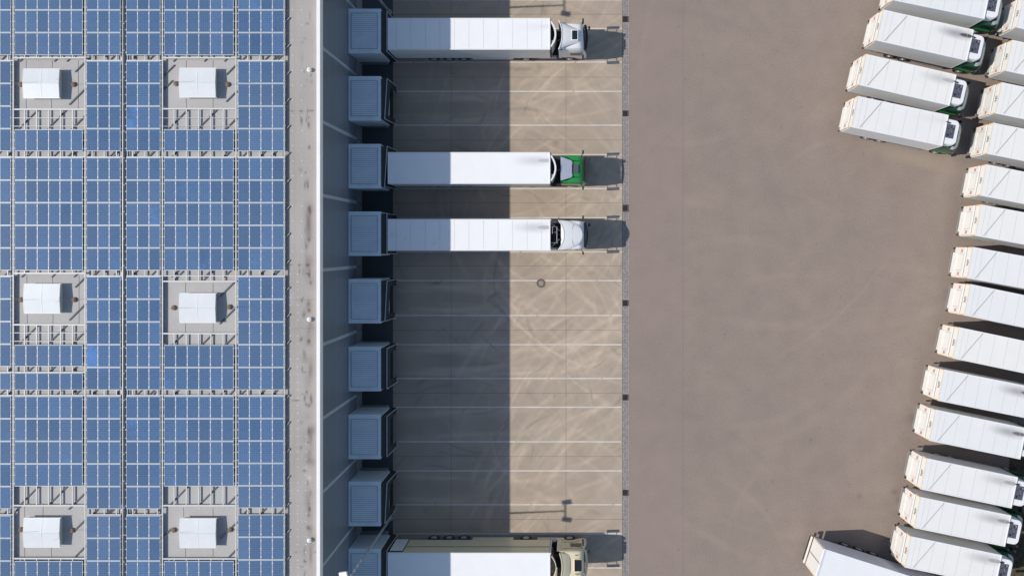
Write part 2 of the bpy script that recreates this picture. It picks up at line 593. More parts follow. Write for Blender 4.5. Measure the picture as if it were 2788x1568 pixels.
def yard_grime(xs, ys, X, Y):
    rs = np.random.RandomState(21)
    g = blob_noise(X, Y, 31, 170, .05, .13) * .4 + blob_noise(X, Y, 32, 190, .3, 2.6) * .055
    for (px, py, r) in ((1973, 910, .1), (2340, 1350, .2), (2435, 1338, .3), (2445, 1360, .22), (2490, 1140, .5)):
        x, y = W(px, py)
        g += .4 * np.exp(-(((X - x) / r) ** 2 + ((Y - y) / r) ** 2))
    b = Brush(xs, ys)
    for n in range(70):
        R_ = rs.uniform(5, 24); cx = rs.uniform(2, 32); cy = rs.uniform(-32, 24); a0 = rs.uniform(0, 6.28); k = 200
        t = np.linspace(0, rs.uniform(.3, 1.0), k)
        b.stroke(np.stack([cx + R_ * np.cos(a0 + t), cy + R_ * np.sin(a0 + t)], -1), rs.uniform(.1, .25), rs.uniform(.02, .08) * np.sin(np.linspace(0, math.pi, k)))
    return g + b.g


def roof_grime(xs, ys, X, Y):
    H = 11.0
    rs = np.random.RandomState(15)
    g = np.zeros_like(X)

    def spot(px, py, rx, ry, a):
        x, y = W(px, py, H)
        rx, ry = rx / 37, ry / 37
        return a * np.exp(-(((X - x) / rx) ** 2 + ((Y - y) / ry) ** 2))
    for k in range(70):
        px = rs.choice([821, 828, 844, 838]) + rs.normal(0, 3)
        g += spot(px, rs.uniform(-20, 1590), rs.uniform(1.5, 5), rs.uniform(1.5, 12), rs.uniform(.15, .5))
    for k in range(44):
        g += spot(843 + rs.normal(0, 6), rs.uniform(560, 1590), rs.uniform(4, 13), rs.uniform(8, 38), rs.uniform(.06, .2))
    g *= 1.7
    for (px, py, rx, ry, a) in ((795, 303, 4, 2, .8), (820, 303, 7, 2, .8), (847, 302, 8, 2.5, .8), (820, 325, 4, 22, .35), (790, 721, 5, 2, .8),
                                (815, 722, 4, 3, .8), (838, 722, 5, 4, .8), (843, 745, 2, 16, .4), (846, 770, 3, 5, .7), (845, 1010, 5, 22, .4),
                                (806, 1090, 10, 1.6, .95), (848, 1092, 4, 10, .6), (847, 1190, 5, 24, .5), (785, 1503, 3, 1.4, .9),
                                (809, 1502, 7, 1.6, .9), (860, 1502, 4, 1.6, .9), (843, 1437, 7, 7, .5), (830, 1495, 3, 10, .4), (846, 1515, 3, 22, .5),
                                (840, 830, 8, 20, .3), (829, 856, 4, 6, .4)):
        g += spot(px, py, rx, ry, a)
    # lap joints of the membrane
    for jy in (816, 894, 1369):
        y = W(0, jy, H)[1]
        g += .22 * np.exp(-((Y - y) / .03) ** 2)
    x = W(801, 0, H)[0]
    g += .16 * np.exp(-((X - x) / .025) ** 2)
    return g


def roof_rub(xs, ys, X, Y):
    H = 11.0
    g = blob_noise(X, Y, 41, 40, .3, 2) * .04
    x, y = W(842, 1300, H)
    g += .5 * np.exp(-(((X - x) / .16) ** 2 + ((Y - y) / .2) ** 2))
    x, y = W(790, 810, H)
    return g + .25 * np.exp(-(((X - x) / .3) ** 2 + ((Y - y) / .5) ** 2))


# ------------------------------------------------------------------ the ground
XWALL = W(985, 0)[0]
XAPR = W(1070, 0)[0]
XCON = W(1695, 0)[0]
XPAV = W(1713, 0)[0]
b = MB()
b.poly([(-300, -300, -.03), (300, -300, -.03), (300, 300, -.03), (-300, 300, -.03)], [(0, 1, 2, 3)], 'yard')
g = b.build('ground'); struct(g)
g = painted_sheet('yard', XPAV, 44.0, -33, 27, -.004, .10, 'yard', {'rub': yard_rub, 'grime': yard_grime, 'newer': lambda xs, ys, X, Y: (X < W(1859.6, 0)[0]) * .3}); struct(g)
g = painted_sheet('loading_bay_concrete', XAPR, XCON, -33, 27, -.004, .06, 'concrete', {'rub': bay_tracks, 'grime': bay_grime}); struct(g)
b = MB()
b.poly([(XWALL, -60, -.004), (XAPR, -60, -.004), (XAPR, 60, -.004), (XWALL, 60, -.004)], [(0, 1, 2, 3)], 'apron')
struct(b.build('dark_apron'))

# paving strip of small setts, two per row, really separate stones in one sheet
b = MB()
b.box(XCON, XPAV, -33, 27, -.02, -.006, 'joint')
y = -33.0
rr = random.Random(5)
sett = [mat('sett_stone_%s' % n, c, .9, var=.1, scale=5) for n, c in (('pale', (.35, .32, .295)), ('grey', (.30, .27, .25)), ('dark', (.265, .238, .222)))]
drains_y = [W(0, q)[1] for q in (53, 310, 567, 825, 1082, 1340)]
while y < 27:
    for k in range(4):
        w = (XPAV - XCON) / 4
        if any(abs(y + .06 - d) < .28 for d in drains_y): continue
        m = rr.choice((sett[0], sett[1], sett[1], sett[2]) if k != 3 else (sett[0], sett[0], sett[1]))
        b.box(XCON + k * w + .008, XCON + (k + 1) * w - .008, y, y + .12, -.006, .004 + rr.random() * .004, m)
    y += .135
struct(b.build('paver_strip'))

# painted lines between the bays
b = MB()
rr = random.Random(2)
for q in (-8, .5, 78.6, 170, 249.5, 341.5, 421.5, 513.8, 593, 686, 764, 858.7, 938, 1030, 1108, 1202, 1281, 1373, 1452, 1545):
    y = W(0, q)[1]
    x = W(1072, 0)[0]
    x1 = W(1693, 0)[0]
    while x < x1:                       # worn through here and there
        e = min(x1, x + rr.uniform(.8, 6))
        wj = .052 + rr.uniform(-.006, .004)
        b.poly([(x, y - wj, .001), (e, y - wj, .001), (e, y + wj, .001), (x, y + wj, .001)], [(0, 1, 2, 3)], 'marking')
        x = e + rr.choice((.0, .0, .03, .12))
struct(b.build('bay_marking_lines'))
b = MB()
for q in (40, 211, 382, 553, 724, 899, 1070, 1242, 1413):
    y = W(0, q)[1]
    b.poly([(XAPR, y - .012, .0), (XCON, y - .012, .0), (XCON, y + .012, .0), (XAPR, y + .012, .0)], [(0, 1, 2, 3)], 'joint')
for q in (1228.5, 1541):
    x = W(q, 0)[0]
    b.poly([(x - .012, -33, -.001), (x + .012, -33, -.001), (x + .012, 27, -.001), (x - .012, 27, -.001)], [(0, 1, 2, 3)], 'joint')
x = XCON
b.poly([(x - .03, -33, -.0005), (x, -33, -.0005), (x, 27, -.0005), (x - .03, 27, -.0005)], [(0, 1, 2, 3)], 'joint')
x = W(1859.6, 0)[0]
b.poly([(x - .008, -33, -.001), (x + .008, -33, -.001), (x + .008, 27, -.001), (x - .008, 27, -.001)], [(0, 1, 2, 3)], 'joint')
struct(b.build('slab_joint_lines'))

for i, q in enumerate((53, 310, 567, 825, 1082, 1340)):
    y = W(0, q)[1]
    b = MB()
    b.box(XCON + .02, XPAV - .16, y - .24, y + .24, -.006, .012, 'drain')
    for k in range(9):
        b.box(XCON + .05 + k * .038, XCON + .065 + k * .038, y - .2, y + .2, .012, .018, 'chassis')
    o = b.build('drain_cover')
    tag(o, 'dark square drain cover in the paver strip, %s from the top' % ('first', 'second', 'third', 'fourth', 'fifth', 'sixth')[i],
        'drain cover', 'drain covers in the paver strip')
x, y = W(1473, 771)
b = MB()
b.tube((x, y, -.003), (x, y, .010), .40, .40, 'manhole_ring', n=36)
b.tube((x, y, .010), (x, y, .016), .21, .21, 'manhole_lid', n=30)
o = b.build('manhole_cover')
tag(o, 'round brown manhole cover in the sunlit concrete bays', 'manhole')

# verge beyond the parked lorries, lower right
b = MB()
vp = [W(2752, 1195), W(2745, 1300), W(2728, 1420), W(2700, 1600), W(2690, 1760), W(3300, 1760), W(3300, 1195)]
b.poly([(p[0], p[1], .0) for p in vp][::-1], [tuple(range(7))], 'soil')
struct(b.build('verge_ground'))
b = MB()
rr = random.Random(8)
for k in range(5200):
    px, py = rr.uniform(2735, 2900), rr.uniform(1205, 1600)
    if px < 2752 - (py - 1195) * .13 + 6: continue
    x, y = W(px, py); hgt = rr.uniform(.05, .2); a = rr.uniform(0, 3.14); w = rr.uniform(.02, .06)
    dx, dy = math.cos(a) * w, math.sin(a) * w
    lx, ly = rr.uniform(-.08, .08), rr.uniform(-.08, .08)
    b.poly([(x - dx, y - dy, 0), (x + dx, y + dy, 0), (x + lx, y + ly, hgt)], [(0, 1, 2)], 'grass')
o = b.build('verge_grass'); o['kind'] = 'stuff'

# ------------------------------------------------------------------ the warehouse
HT = 11.34       # parapet
ZR = 11.0        # roof membrane
wh = thing('warehouse', 'large grey warehouse with flat roof, solar arrays on top and docks on its side', 'warehouse', (XWALL, 0, 0))
YB0, YB1 = -45., 40.


def wpart(b, name, **k):
    o = b.build(name, None, **k)
    o.parent = wh
    o.location = Vector(o.location) - Vector((XWALL, 0, 0))
    return o


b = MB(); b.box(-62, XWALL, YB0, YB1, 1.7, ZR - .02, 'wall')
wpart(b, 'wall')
b = MB(); b.box(-62, XWALL + .03, YB0 + .01, YB1 - .01, -.02, 1.70, 'plinth')
for q in (-80, 125.6, 328.5, 531, 736, 941, 1144, 1347, 1549):
    y = W(0, q, HT)[1]
    b.box(XWALL + .03, XWALL + .034, y - .02, y + .02, 0, 1.68, 'chassis')
wpart(b, 'plinth')
for q in (-80, 125.6, 328.5, 531, 736, 941, 1144, 1347, 1549):
    y = W(0, q, HT)[1]
    b = MB(); b.box(XWALL, XWALL + .03, y - .13, y + .13, 1.72, HT - .35, 'wallseam')
    wpart(b, 'wall_joint_trim')
x0, x1 = W(861.8, 0, HT)[0], XWALL + .05
b = MB(); b.box(x0, x1, YB0, YB1, ZR - .3, HT, 'coping')
wpart(b, 'parapet_coping', bevel=.02)
b = MB(); b.poly([(-62, YB0, ZR - .01), (x0, YB0, ZR - .01), (x0, YB1, ZR - .01), (-62, YB1, ZR - .01)], [(0, 1, 2, 3)], 'membrane_pale')
wpart(b, 'roof_deck')
o = painted_sheet('roof', W(768, 0, ZR)[0], x0, -27, 21.5, ZR, .06, 'membrane', {'grime': roof_grime, 'rub': roof_rub})
o.parent = wh; o.location = Vector((-XWALL, 0, 0))
# fixings of the membrane: round washers in rows
b = MB()
rr = random.Random(4)
py = 28.
while py < 1568:
    cols = (797, 822) if py < 700 else (790, 811) if py < 1180 else (790, 811, 833)
    for cx in cols:
        if rr.random() < .14: continue
        x, y = W(cx + rr.uniform(-.6, .6), py, ZR)
        b.tube((x, y, ZR), (x, y, ZR + .012), .035, .03, 'vent', n=8)
    py += 41 if py < 700 else 21
for (cx, cy) in ((190, 1025), (200, 1385), (96, 1385), (139, 1385), (179, 1385), (219, 1385), (96, 1508), (137, 1508), (219, 1505), (503, 1383), (543, 1383), (583, 1383), (620, 1382),
                 (515, 1509), (560, 1509), (620, 1508), (474, 706 + 140), (474, 890), (566, 313), (590, 313)):
    x, y = W(cx, cy, ZR)
    b.tube((x, y, ZR - .009), (x, y, ZR + .012), .035, .03, 'vent', n=8)
o = wpart(b, 'membrane_washers'); o['kind'] = 'stuff'
# lap joints of the membrane in the skylight bays
b = MB()
for (xa, ya, xb, yb) in ((71, 165, 71, 298), (142, 165, 142, 185), (140, 270, 140, 298), (213, 165, 213, 298), (507, 165, 507, 186), (580, 165, 580, 186), (507, 268, 507, 298),
                         (580, 268, 580, 298), (73, 750, 73, 772), (143, 750, 143, 772), (74, 855, 74, 884), (144, 855, 144, 884), (215, 750, 215, 884), (505, 770, 505, 797),
                         (580, 770, 580, 797), (505, 880, 505, 908), (580, 880, 580, 908), (117, 1376, 117, 1405), (67, 1376, 67, 1408), (67, 1488, 67, 1514), (140, 1488, 140, 1514),
                         (500, 1380, 500, 1408), (580, 1380, 580, 1405), (505, 1492, 505, 1514), (580, 1492, 580, 1514)):
    A, B = W(xa, ya, ZR), W(xb, yb, ZR)
    b.bar((A[0], A[1], ZR - .005), (B[0], B[1], ZR - .005), .025, .006, 'joint')
wpart(b, 'membrane_seams')

for i, q in enumerate((192, 869, 1468)):
    x, y = W(844, q, ZR)
    b = MB()
    b.tube((x, y, ZR), (x, y, ZR + .18), .12, .12, 'vent', n=20)
    b.dome((x, y, ZR + .18), .17, .07, 'vent', n=20)
    b.tube((x, y, ZR + .245), (x, y, ZR + .262), .035, .03, 'chassis', n=10)
    o = b.build('roof_vent', smooth=True)
    tag(o, 'small round white vent cap by the roof edge, %s of three' % ('topmost', 'middle one', 'lowest')[i], 'roof vent', 'vent caps along the roof edge')

# ------------------------------------------------------------------ solar arrays
ZP = 11.25
COLS = {  # x0, x1, columns, phrase
    'A': (-30.4, 30, 2, 'cut by the left picture edge'),
    'B': (39.6, 225, 6, 'in the left skylight column'),
    'C': (235.6, 328, 3, 'left of the long duct'),
    'D': (343.4, 436.6, 3, 'right of the long duct'),
    'E': (446.6, 636, 6, 'in the right skylight column'),
    'F': (647.8, 773, 4, 'beside the bare roof edge')}
NARROW = [(-33.6, 151.3, 3), (166.4, 412.4, 4), (429.3, 736.6, 5), (752.6, 1061.6, 5), (1078, 1385, 5), (1402.5, 1588, 3)]
BLK = {'A': [(-33.6, 151.3, 3), (166.4, 412.4, 4), (429.3, 736.6, 5), (752.6, 998, 4), (1015, 1061.6, 1), (1078, 1385, 5), (1402.5, 1588, 3)],
       'B': [(-33.6, 151.3, 3), (352.5, 412.4, 1), (429.3, 736.6, 5), (938.5, 998, 1), (1015, 1061.6, 1), (1078, 1323.5, 4), (1526, 1588, 1)],
       'C': NARROW, 'D': NARROW,
       'E': [(-33.6, 151.3, 3), (352.5, 412.4, 1), (429.3, 736.6, 5), (938.8, 1061.6, 2), (1078, 1323.5, 4), (1526, 1588, 1)],
       'F': [(-33.6, 151.3, 3), (166.4, 412.4, 4), (429.3, 736.6, 5), (752.6, 1061.6, 5), (1078, 1382.5, 5), (1399.5, 1585, 3)]}
PW, PH = .835, 1.65
b = MB()
fw, fh, t = .026, .045, .04
b.box(-PW / 2 + fw, PW / 2 - fw, -PH / 2 + fh, PH / 2 - fh, -t, -.006, 'cells')
b.box(-PW / 2, PW / 2, -PH / 2, -PH / 2 + fh, -t, 0, 'alu'); b.box(-PW / 2, PW / 2, PH / 2 - fh, PH / 2, -t, 0, 'alu')
b.box(-PW / 2, -PW / 2 + fw, -PH / 2 + fh, PH / 2 - fh, -t, 0, 'alu'); b.box(PW / 2 - fw, PW / 2, -PH / 2 + fh, PH / 2 - fh, -t, 0, 'alu')
for k in (.15, .5, .87):
    yy = PH / 2 - k * PH
    for sx in (-1, 1):
        b.box(sx * PW / 2 - (.035 if sx > 0 else .003), sx * PW / 2 + (.003 if sx > 0 else .035), yy - .03, yy + .03, -.001, .012, 'coping')
panel_mesh = b.mesh('solar_panel')
b = MB(); b.box(-.5, .5, -.022, .022, -.05, 0, 'galv')
rail_mesh = b.mesh('mounting_rail')
ordn = ('first', 'second', 'third', 'fourth', 'fifth', 'sixth', 'seventh')
words = {1: 'one', 2: 'two', 3: 'three', 4: 'four', 5: 'five', 6: 'six'}
rr = random.Random(12)


def lk(name, me, parent, loc, sc=(1, 1, 1)):
    o = bpy.data.objects.new(name, me); C.objects.link(o); o.parent = parent; o.location = loc; o.scale = sc
    return o


for cn, (xa, xb, nc, ph) in COLS.items():
    for bi, (ya, yb, nr) in enumerate(BLK[cn]):
        X0, Y1 = W(xa, ya, ZP); X1, Y0 = W(xb, yb, ZP)
        a = thing('solar_array', 'blue solar array %s, %s wide %s deep, %s from top' % (ph, words[nc], words[nr], ordn[bi]),
                  'solar array', ((X0 + X1) / 2, (Y0 + Y1) / 2, ZP), 0, 'solar arrays on the warehouse roof')
        pw, phh = (X1 - X0) / nc, (Y1 - Y0) / nr
        for r in range(nr):
            for k in (.15, .5, .87):
                yy = (Y1 - Y0) / 2 - r * phh - k * phh
                lk('rail', rail_mesh, a, (0, yy, -.043), (X1 - X0 + .21, 1, 1))
            for c in range(nc):
                lk('panel', panel_mesh, a, (-(X1 - X0) / 2 + (c + .5) * pw + rr.uniform(-.002, .002), (Y1 - Y0) / 2 - (r + .5) * phh, rr.uniform(-.003, .003)),
                   ((pw - .006) / PW, (phh - .012) / PH, 1))

# steel frame the arrays stand on, one per column
SLOT = {'A': (-36, 35), 'B': (35, 231), 'C': (231, 330), 'D': (341.5, 441.5), 'E': (441.5, 642), 'F': (642, 776)}
BAYS_OPEN = {'B': [(158, 298, 'top'), (744, 884, 'top'), (1376, 1520, 'bot')], 'E': [(158, 296.5, 'top'), (766, 908, 'top'), (1376, 1521, 'bot')]}
GAPS = [(151.3, 166.4), (412.4, 429.3), (736.6, 752.6), (998, 1015), (1061.6, 1078), (1385, 1402.5)]
fphr = {'A': 'at the left picture edge', 'B': 'around the three left skylights', 'C': 'just left of the long duct', 'D': 'just right of the long duct',
        'E': 'around the three right skylights', 'F': 'beside the bare roof strip'}
ZB = ZP - .085     # top of purlins


def frame_for(cn):
    xa, xb, nc, ph = COLS[cn]
    s0, s1 = SLOT[cn]
    t = thing('mounting_frame', 'grey steel mounting frame under the solar panels %s' % fphr[cn], 'mounting frame', (W(s0, 0, ZP)[0], 0, ZR), 0,
              'steel frames under the solar panels')
    ox = W(s0, 0, ZP)[0]

    def part(b, nm):
        o = b.build(nm); o.parent = t; o.location = (-ox, 0, -ZR); return o
    ym, yM = W(0, 1600, ZP)[1], W(0, -40, ZP)[1]
    # main beam along the right-hand slot
    if cn not in 'CF' or cn == 'F':
        x = W(s1, 0, ZP)[0]
        hw = .038 if cn != 'F' else .02
        if cn == 'F': x = W(774.5, 0, ZP)[0]
        b = MB(); b.box(x - hw, x + hw, ym, yM, ZP - .09, ZP - .02, 'galv'); part(b, 'beam')
    if cn in 'CD':
        x = W(326.8 if cn == 'C' else 344.6, 0, ZP)[0]
        b = MB(); b.box(x - .02, x + .02, ym, yM, ZP - .14, ZP - .09, 'galv'); part(b, 'beam')
    # purlins
    opens = BAYS_OPEN.get(cn, [])
    segs = []
    y0 = -40
    for (oa, ob, _) in opens:
        segs.append((y0, oa)); y0 = ob
    segs.append((y0, 1600))
    n = nc if cn != 'A' else 2
    for k in range(n):
        px = s0 + (s1 - s0) * (k + .97) / n if n > 3 else s0 + (s1 - s0) * (k + .6) / n
        if k == n - 1 and n > 3: continue
        for (a, c) in segs:
            x = W(px, 0, ZB)[0]; Y1 = W(0, a, ZB)[1]; Y0 = W(0, c, ZB)[1]
            b = MB(); b.box(x - .035, x + .035, Y0, Y1, ZB - .07, ZB, 'galv'); part(b, 'purlin')
    # cross beams: the pale edge below every gap, and round the openings
    X0, X1 = W(s0, 0, ZP)[0] + .05, W(s1, 0, ZP)[0] - .05
    ys = [q[1] - 1.5 for q in GAPS if not any(o[0] < q[1] < o[1] for o in opens) and not (q[1] == 1015 and cn not in 'AB')]
    for q in ys:
        Y = W(0, q, ZP)[1]
        b = MB(); b.box(X0, X1, Y - .035, Y + .035, ZP - .12, ZP - .045, 'galv'); part(b, 'cross_beam')
    for (oa, ob, side) in opens:
        for q in (oa, ob):
            Y = W(0, q, ZP)[1]
            b = MB(); b.box(X0, X1, Y - .05, Y + .05, ZP - .14, ZP - .03, 'galv'); part(b, 'cross_beam')
    if cn in 'BE':     # bare rails below the two upper openings
        for q in ((321.6, 344, 906, 929) if cn == 'B' else (321.6, 344)):
            Y = W(0, q, ZP)[1]
            b = MB(); e = .022 if cn == 'B' else .013; b.box(X0 - .1, X1 + .1, Y - e, Y + e, ZP - .08, ZP - .04, 'galv'); part(b, 'bare_rail')
    # feet: posts below the beams
    rr = random.Random(ord(cn))
    base = s1 if cn != 'F' else 773
    y = {'A': 14, 'B': 24, 'C': 40, 'D': 24, 'E': 32, 'F': 64}[cn] - 73.
    while y < 1600:
        L = rr.choice((26, 42, 44)) if cn != 'F' else 30
        gx, gy = 17, 15
        A = W(base - L, y + L, ZR); B = W(base + (gx if cn == 'F' else 3), y - (gy if cn == 'F' else 3), ZR)
        b = MB(); b.bar((A[0], A[1], ZR + .03), (B[0], B[1], ZR + .04), .09, .045, 'brace')
        if cn == 'F':
            P = W(base + 3, y + 1, ZR)
            b.bar((P[0] - .1, P[1] - .1, ZR + .11), (B[0], B[1], ZR + .09), .03, .03, 'galv')
        part(b, 'brace')
        y += 73.2




def extra_braces(cn):
    t = [q for q in bpy.data.objects if q.name.startswith('mounting_frame')][-1]
    s0, s1 = SLOT[cn]
    ox = W(s0, 0, ZP)[0]
    rr = random.Random(ord(cn) * 3)
    spots = [(gx, ga, gb) for (ga, gb) in GAPS for gx in ([s0 + (s1 - s0) * v for v in ((.2, .6, .85) if s1 - s0 > 100 else (.25, .8))])]
    spots = [(a + rr.uniform(-12, 12), c, d) for a, c, d in spots if not any(o[0] - 4 < c < o[1] for o in BAYS_OPEN.get(cn, []))]
    if cn in 'BE':
        spots += [(s0 + (s1 - s0) * v, c, d) for (c, d) in (((300, 350), (886, 936), (1326, 1374)) if cn == 'B' else ((300, 350), (740, 764), (908, 936), (1326, 1374))) for v in (.22, .62)]
        spots += [(s0 + 12, 560 - 380, 600 - 380), (s0 + 13, 222, 250), (s0 + 12, 1440, 1462)] if cn == 'E' else [(s0 + 8, 1380, 1400)]
    for (gx, ga, gb) in spots:
        if ga == 998 and cn not in 'AB': continue
        h = (gb - ga) * .5 + 2
        m = (ga + gb) / 2
        A, B = W(gx - h, m + h, ZR), W(gx + h, m - h, ZR)
        b = MB(); b.bar((A[0], A[1], ZR + .03), (B[0], B[1], ZR + .04), .075, .045, 'brace')
        o = b.build('brace'); o.parent = t; o.location = (-ox, 0, -ZR)


for cn in COLS:
    frame_for(cn)
    extra_braces(cn)

# long spiral duct in the ridge gap
x = W(336.5, 0, ZP - .1)[0]
b = MB()
y0, y1 = W(0, 1600, ZP)[1], W(0, -30, ZP)[1]
b.tube((x, y0, ZR + .13), (x, y1, ZR + .13), .12, .12, 'duct', n=16)
k = 0
py = 67.
while py < 1600:
    y = W(0, py, ZP)[1]
    b.tube((x - .10, y - .12, ZR + .18), (x + .115, y + .10, ZR + .24), .03, .03, 'galv', n=8)
    b.tube((x, y - .03, ZR + .13), (x, y + .03, ZR + .13), .128, .128, 'duct', n=16)
    py += 73.2
o = b.build('roof_duct', smooth=True)
tag(o, 'long dark grey round duct running between the solar arrays', 'duct')
b = MB()
for q in (174, 442, 760, 1070, 1392):
    y = W(0, q - 8, ZP)[1]
    b.box(x - .16, x - .10, y - .28, y + .28, ZR, ZR + .2, 'galv')
o2 = b.build('duct_bracket'); o2.parent = o

# skylights
SK = [(64, 161, 188.5, 268, 'upper left'), (489, 587, 186, 266, 'upper right'), (66, 163, 773, 853, 'middle left'), (489, 587, 799, 878, 'middle right'),
      (65, 163, 1411, 1487, 'lower left'), (490, 588, 1412, 1489, 'lower right')]
hk, rk = .46, .55
zt = ZR + hk
LX = 97 / 37.35; LY = 79 / 37.35
sk0 = None
for i, (a, c, d, e, nm) in enumerate(SK):
    cx, cy = W((a + c) / 2, (d + e) / 2, zt)
    lab = 'white gabled skylight in the %s roof opening between solar arrays' % nm
    if sk0 is None:
        sk0 = thing('skylight', lab, 'skylight', (cx, cy, ZR), 0, 'skylights on the warehouse roof')
        b = MB(); b.box(-LX / 2 + .1, LX / 2 - .1, -LY / 2 + .06, LY / 2 - .06, -.01, hk - .05, 'skyframe'); b.build('upstand', sk0, bevel=.01)
        b = MB()
        p = [(-LX / 2, -LY / 2, hk), (-LX / 2 - .01, 0, rk), (-LX / 2, LY / 2, hk), (LX / 2, -LY / 2, hk), (LX / 2 + .01, 0, rk), (LX / 2, LY / 2, hk)]
        q = [(v[0], v[1], v[2] - .05) for v in p]
        b.poly(p + q, [(0, 3, 4, 1), (1, 4, 5, 2), (0, 1, 7, 6), (1, 2, 8, 7), (3, 9, 10, 4), (4, 10, 11, 5), (0, 6, 9, 3), (2, 5, 11, 8), (6, 7, 10, 9), (7, 8, 11, 10)], 'skylight')
        b.build('glazing', sk0)
        b = MB()
        for s in (-1, 1):
            b.bar((0, s * .02, rk + .004), (0, s * (LY / 2 - .01), hk + .004), .035, .012, 'coping')
            b.bar((-LX / 2, s * (LY / 2 + .012), hk - .02), (LX / 2 + .1, s * (LY / 2 + .012), hk - .02), .03, .05, 'coping')
            for ex in (-1, 1):
                b.bar((ex * (LX / 2 + .014), 0, rk - .02), (ex * (LX / 2 + .014), s * (LY / 2), hk - .02), .03, .05, 'coping' if ex < 0 else 'skyframe')  # shaded east end bars coloured darker than the sunlit west ones
        b.bar((-LX / 2, 0, rk + .005), (LX / 2, 0, rk + .005), .04, .012, 'galv')
        b.build('glazing_bars', sk0)
    else:
        o = copy_tree(sk0); o.location = (cx, cy, ZR); o['label'] = lab

RD = [(55, 230, 'left of the upper left'), (199, 230, 'right of the upper left'), (478, 228, 'left of the upper right'), (619, 230, 'right of the upper right'),
      (56, 816, 'left of the middle left'), (201, 816, 'right of the middle left'), (472, 838, 'left of the middle right'), (624, 836, 'right of the middle right'),
      (56, 1442, 'left of the lower left'), (195, 1444, 'right of the lower left'), (472, 1443, 'left of the lower right'), (626, 1442, 'right of the lower right')]
r0 = None
for (a, c, nm) in RD:
    x, y = W(a, c, ZR + .1)
    lab = 'thin lightning rod on a round brown base %s skylight' % nm
    if r0 is None:
        r0 = thing('lightning_rod', lab, 'lightning rod', (x, y, ZR), 0, 'lightning rods beside the skylights')
        b = MB(); b.tube((0, 0, 0), (0, 0, .07), .19, .185, 'rodbase', n=20); b.dome((0, 0, .07), .18, .06, 'rodbase', n=20); b.build('base', r0, smooth=True)
        b = MB(); b.tube((0, 0, .1), (0, 0, 2.0), .011, .008, 'rod', n=6); b.build('rod', r0)
    else:
        o = copy_tree(r0); o.location = (x, y, ZR); o['label'] = lab

# ------------------------------------------------------------------ loading docks
HD = 4.2
XD = -15.83
DOCK = [(85, 'straight'), (268.5, 'skew'), (452.7, 'skew'), (636.5, 'straight'), (820, 'skew2'), (1004.5, 'straight'), (1189, 'straight'), (1371.2, 'skew2'), (1554, 'slight')]
dl = ['behind the white truck at the top', 'empty, second from the top', 'behind the green truck', 'behind the cream-nosed middle truck', 'empty, just below the three docked trucks',
      'empty, sixth from the top', 'empty, seventh from the top', 'empty, just above the cream truck', 'behind the bottom cream truck']


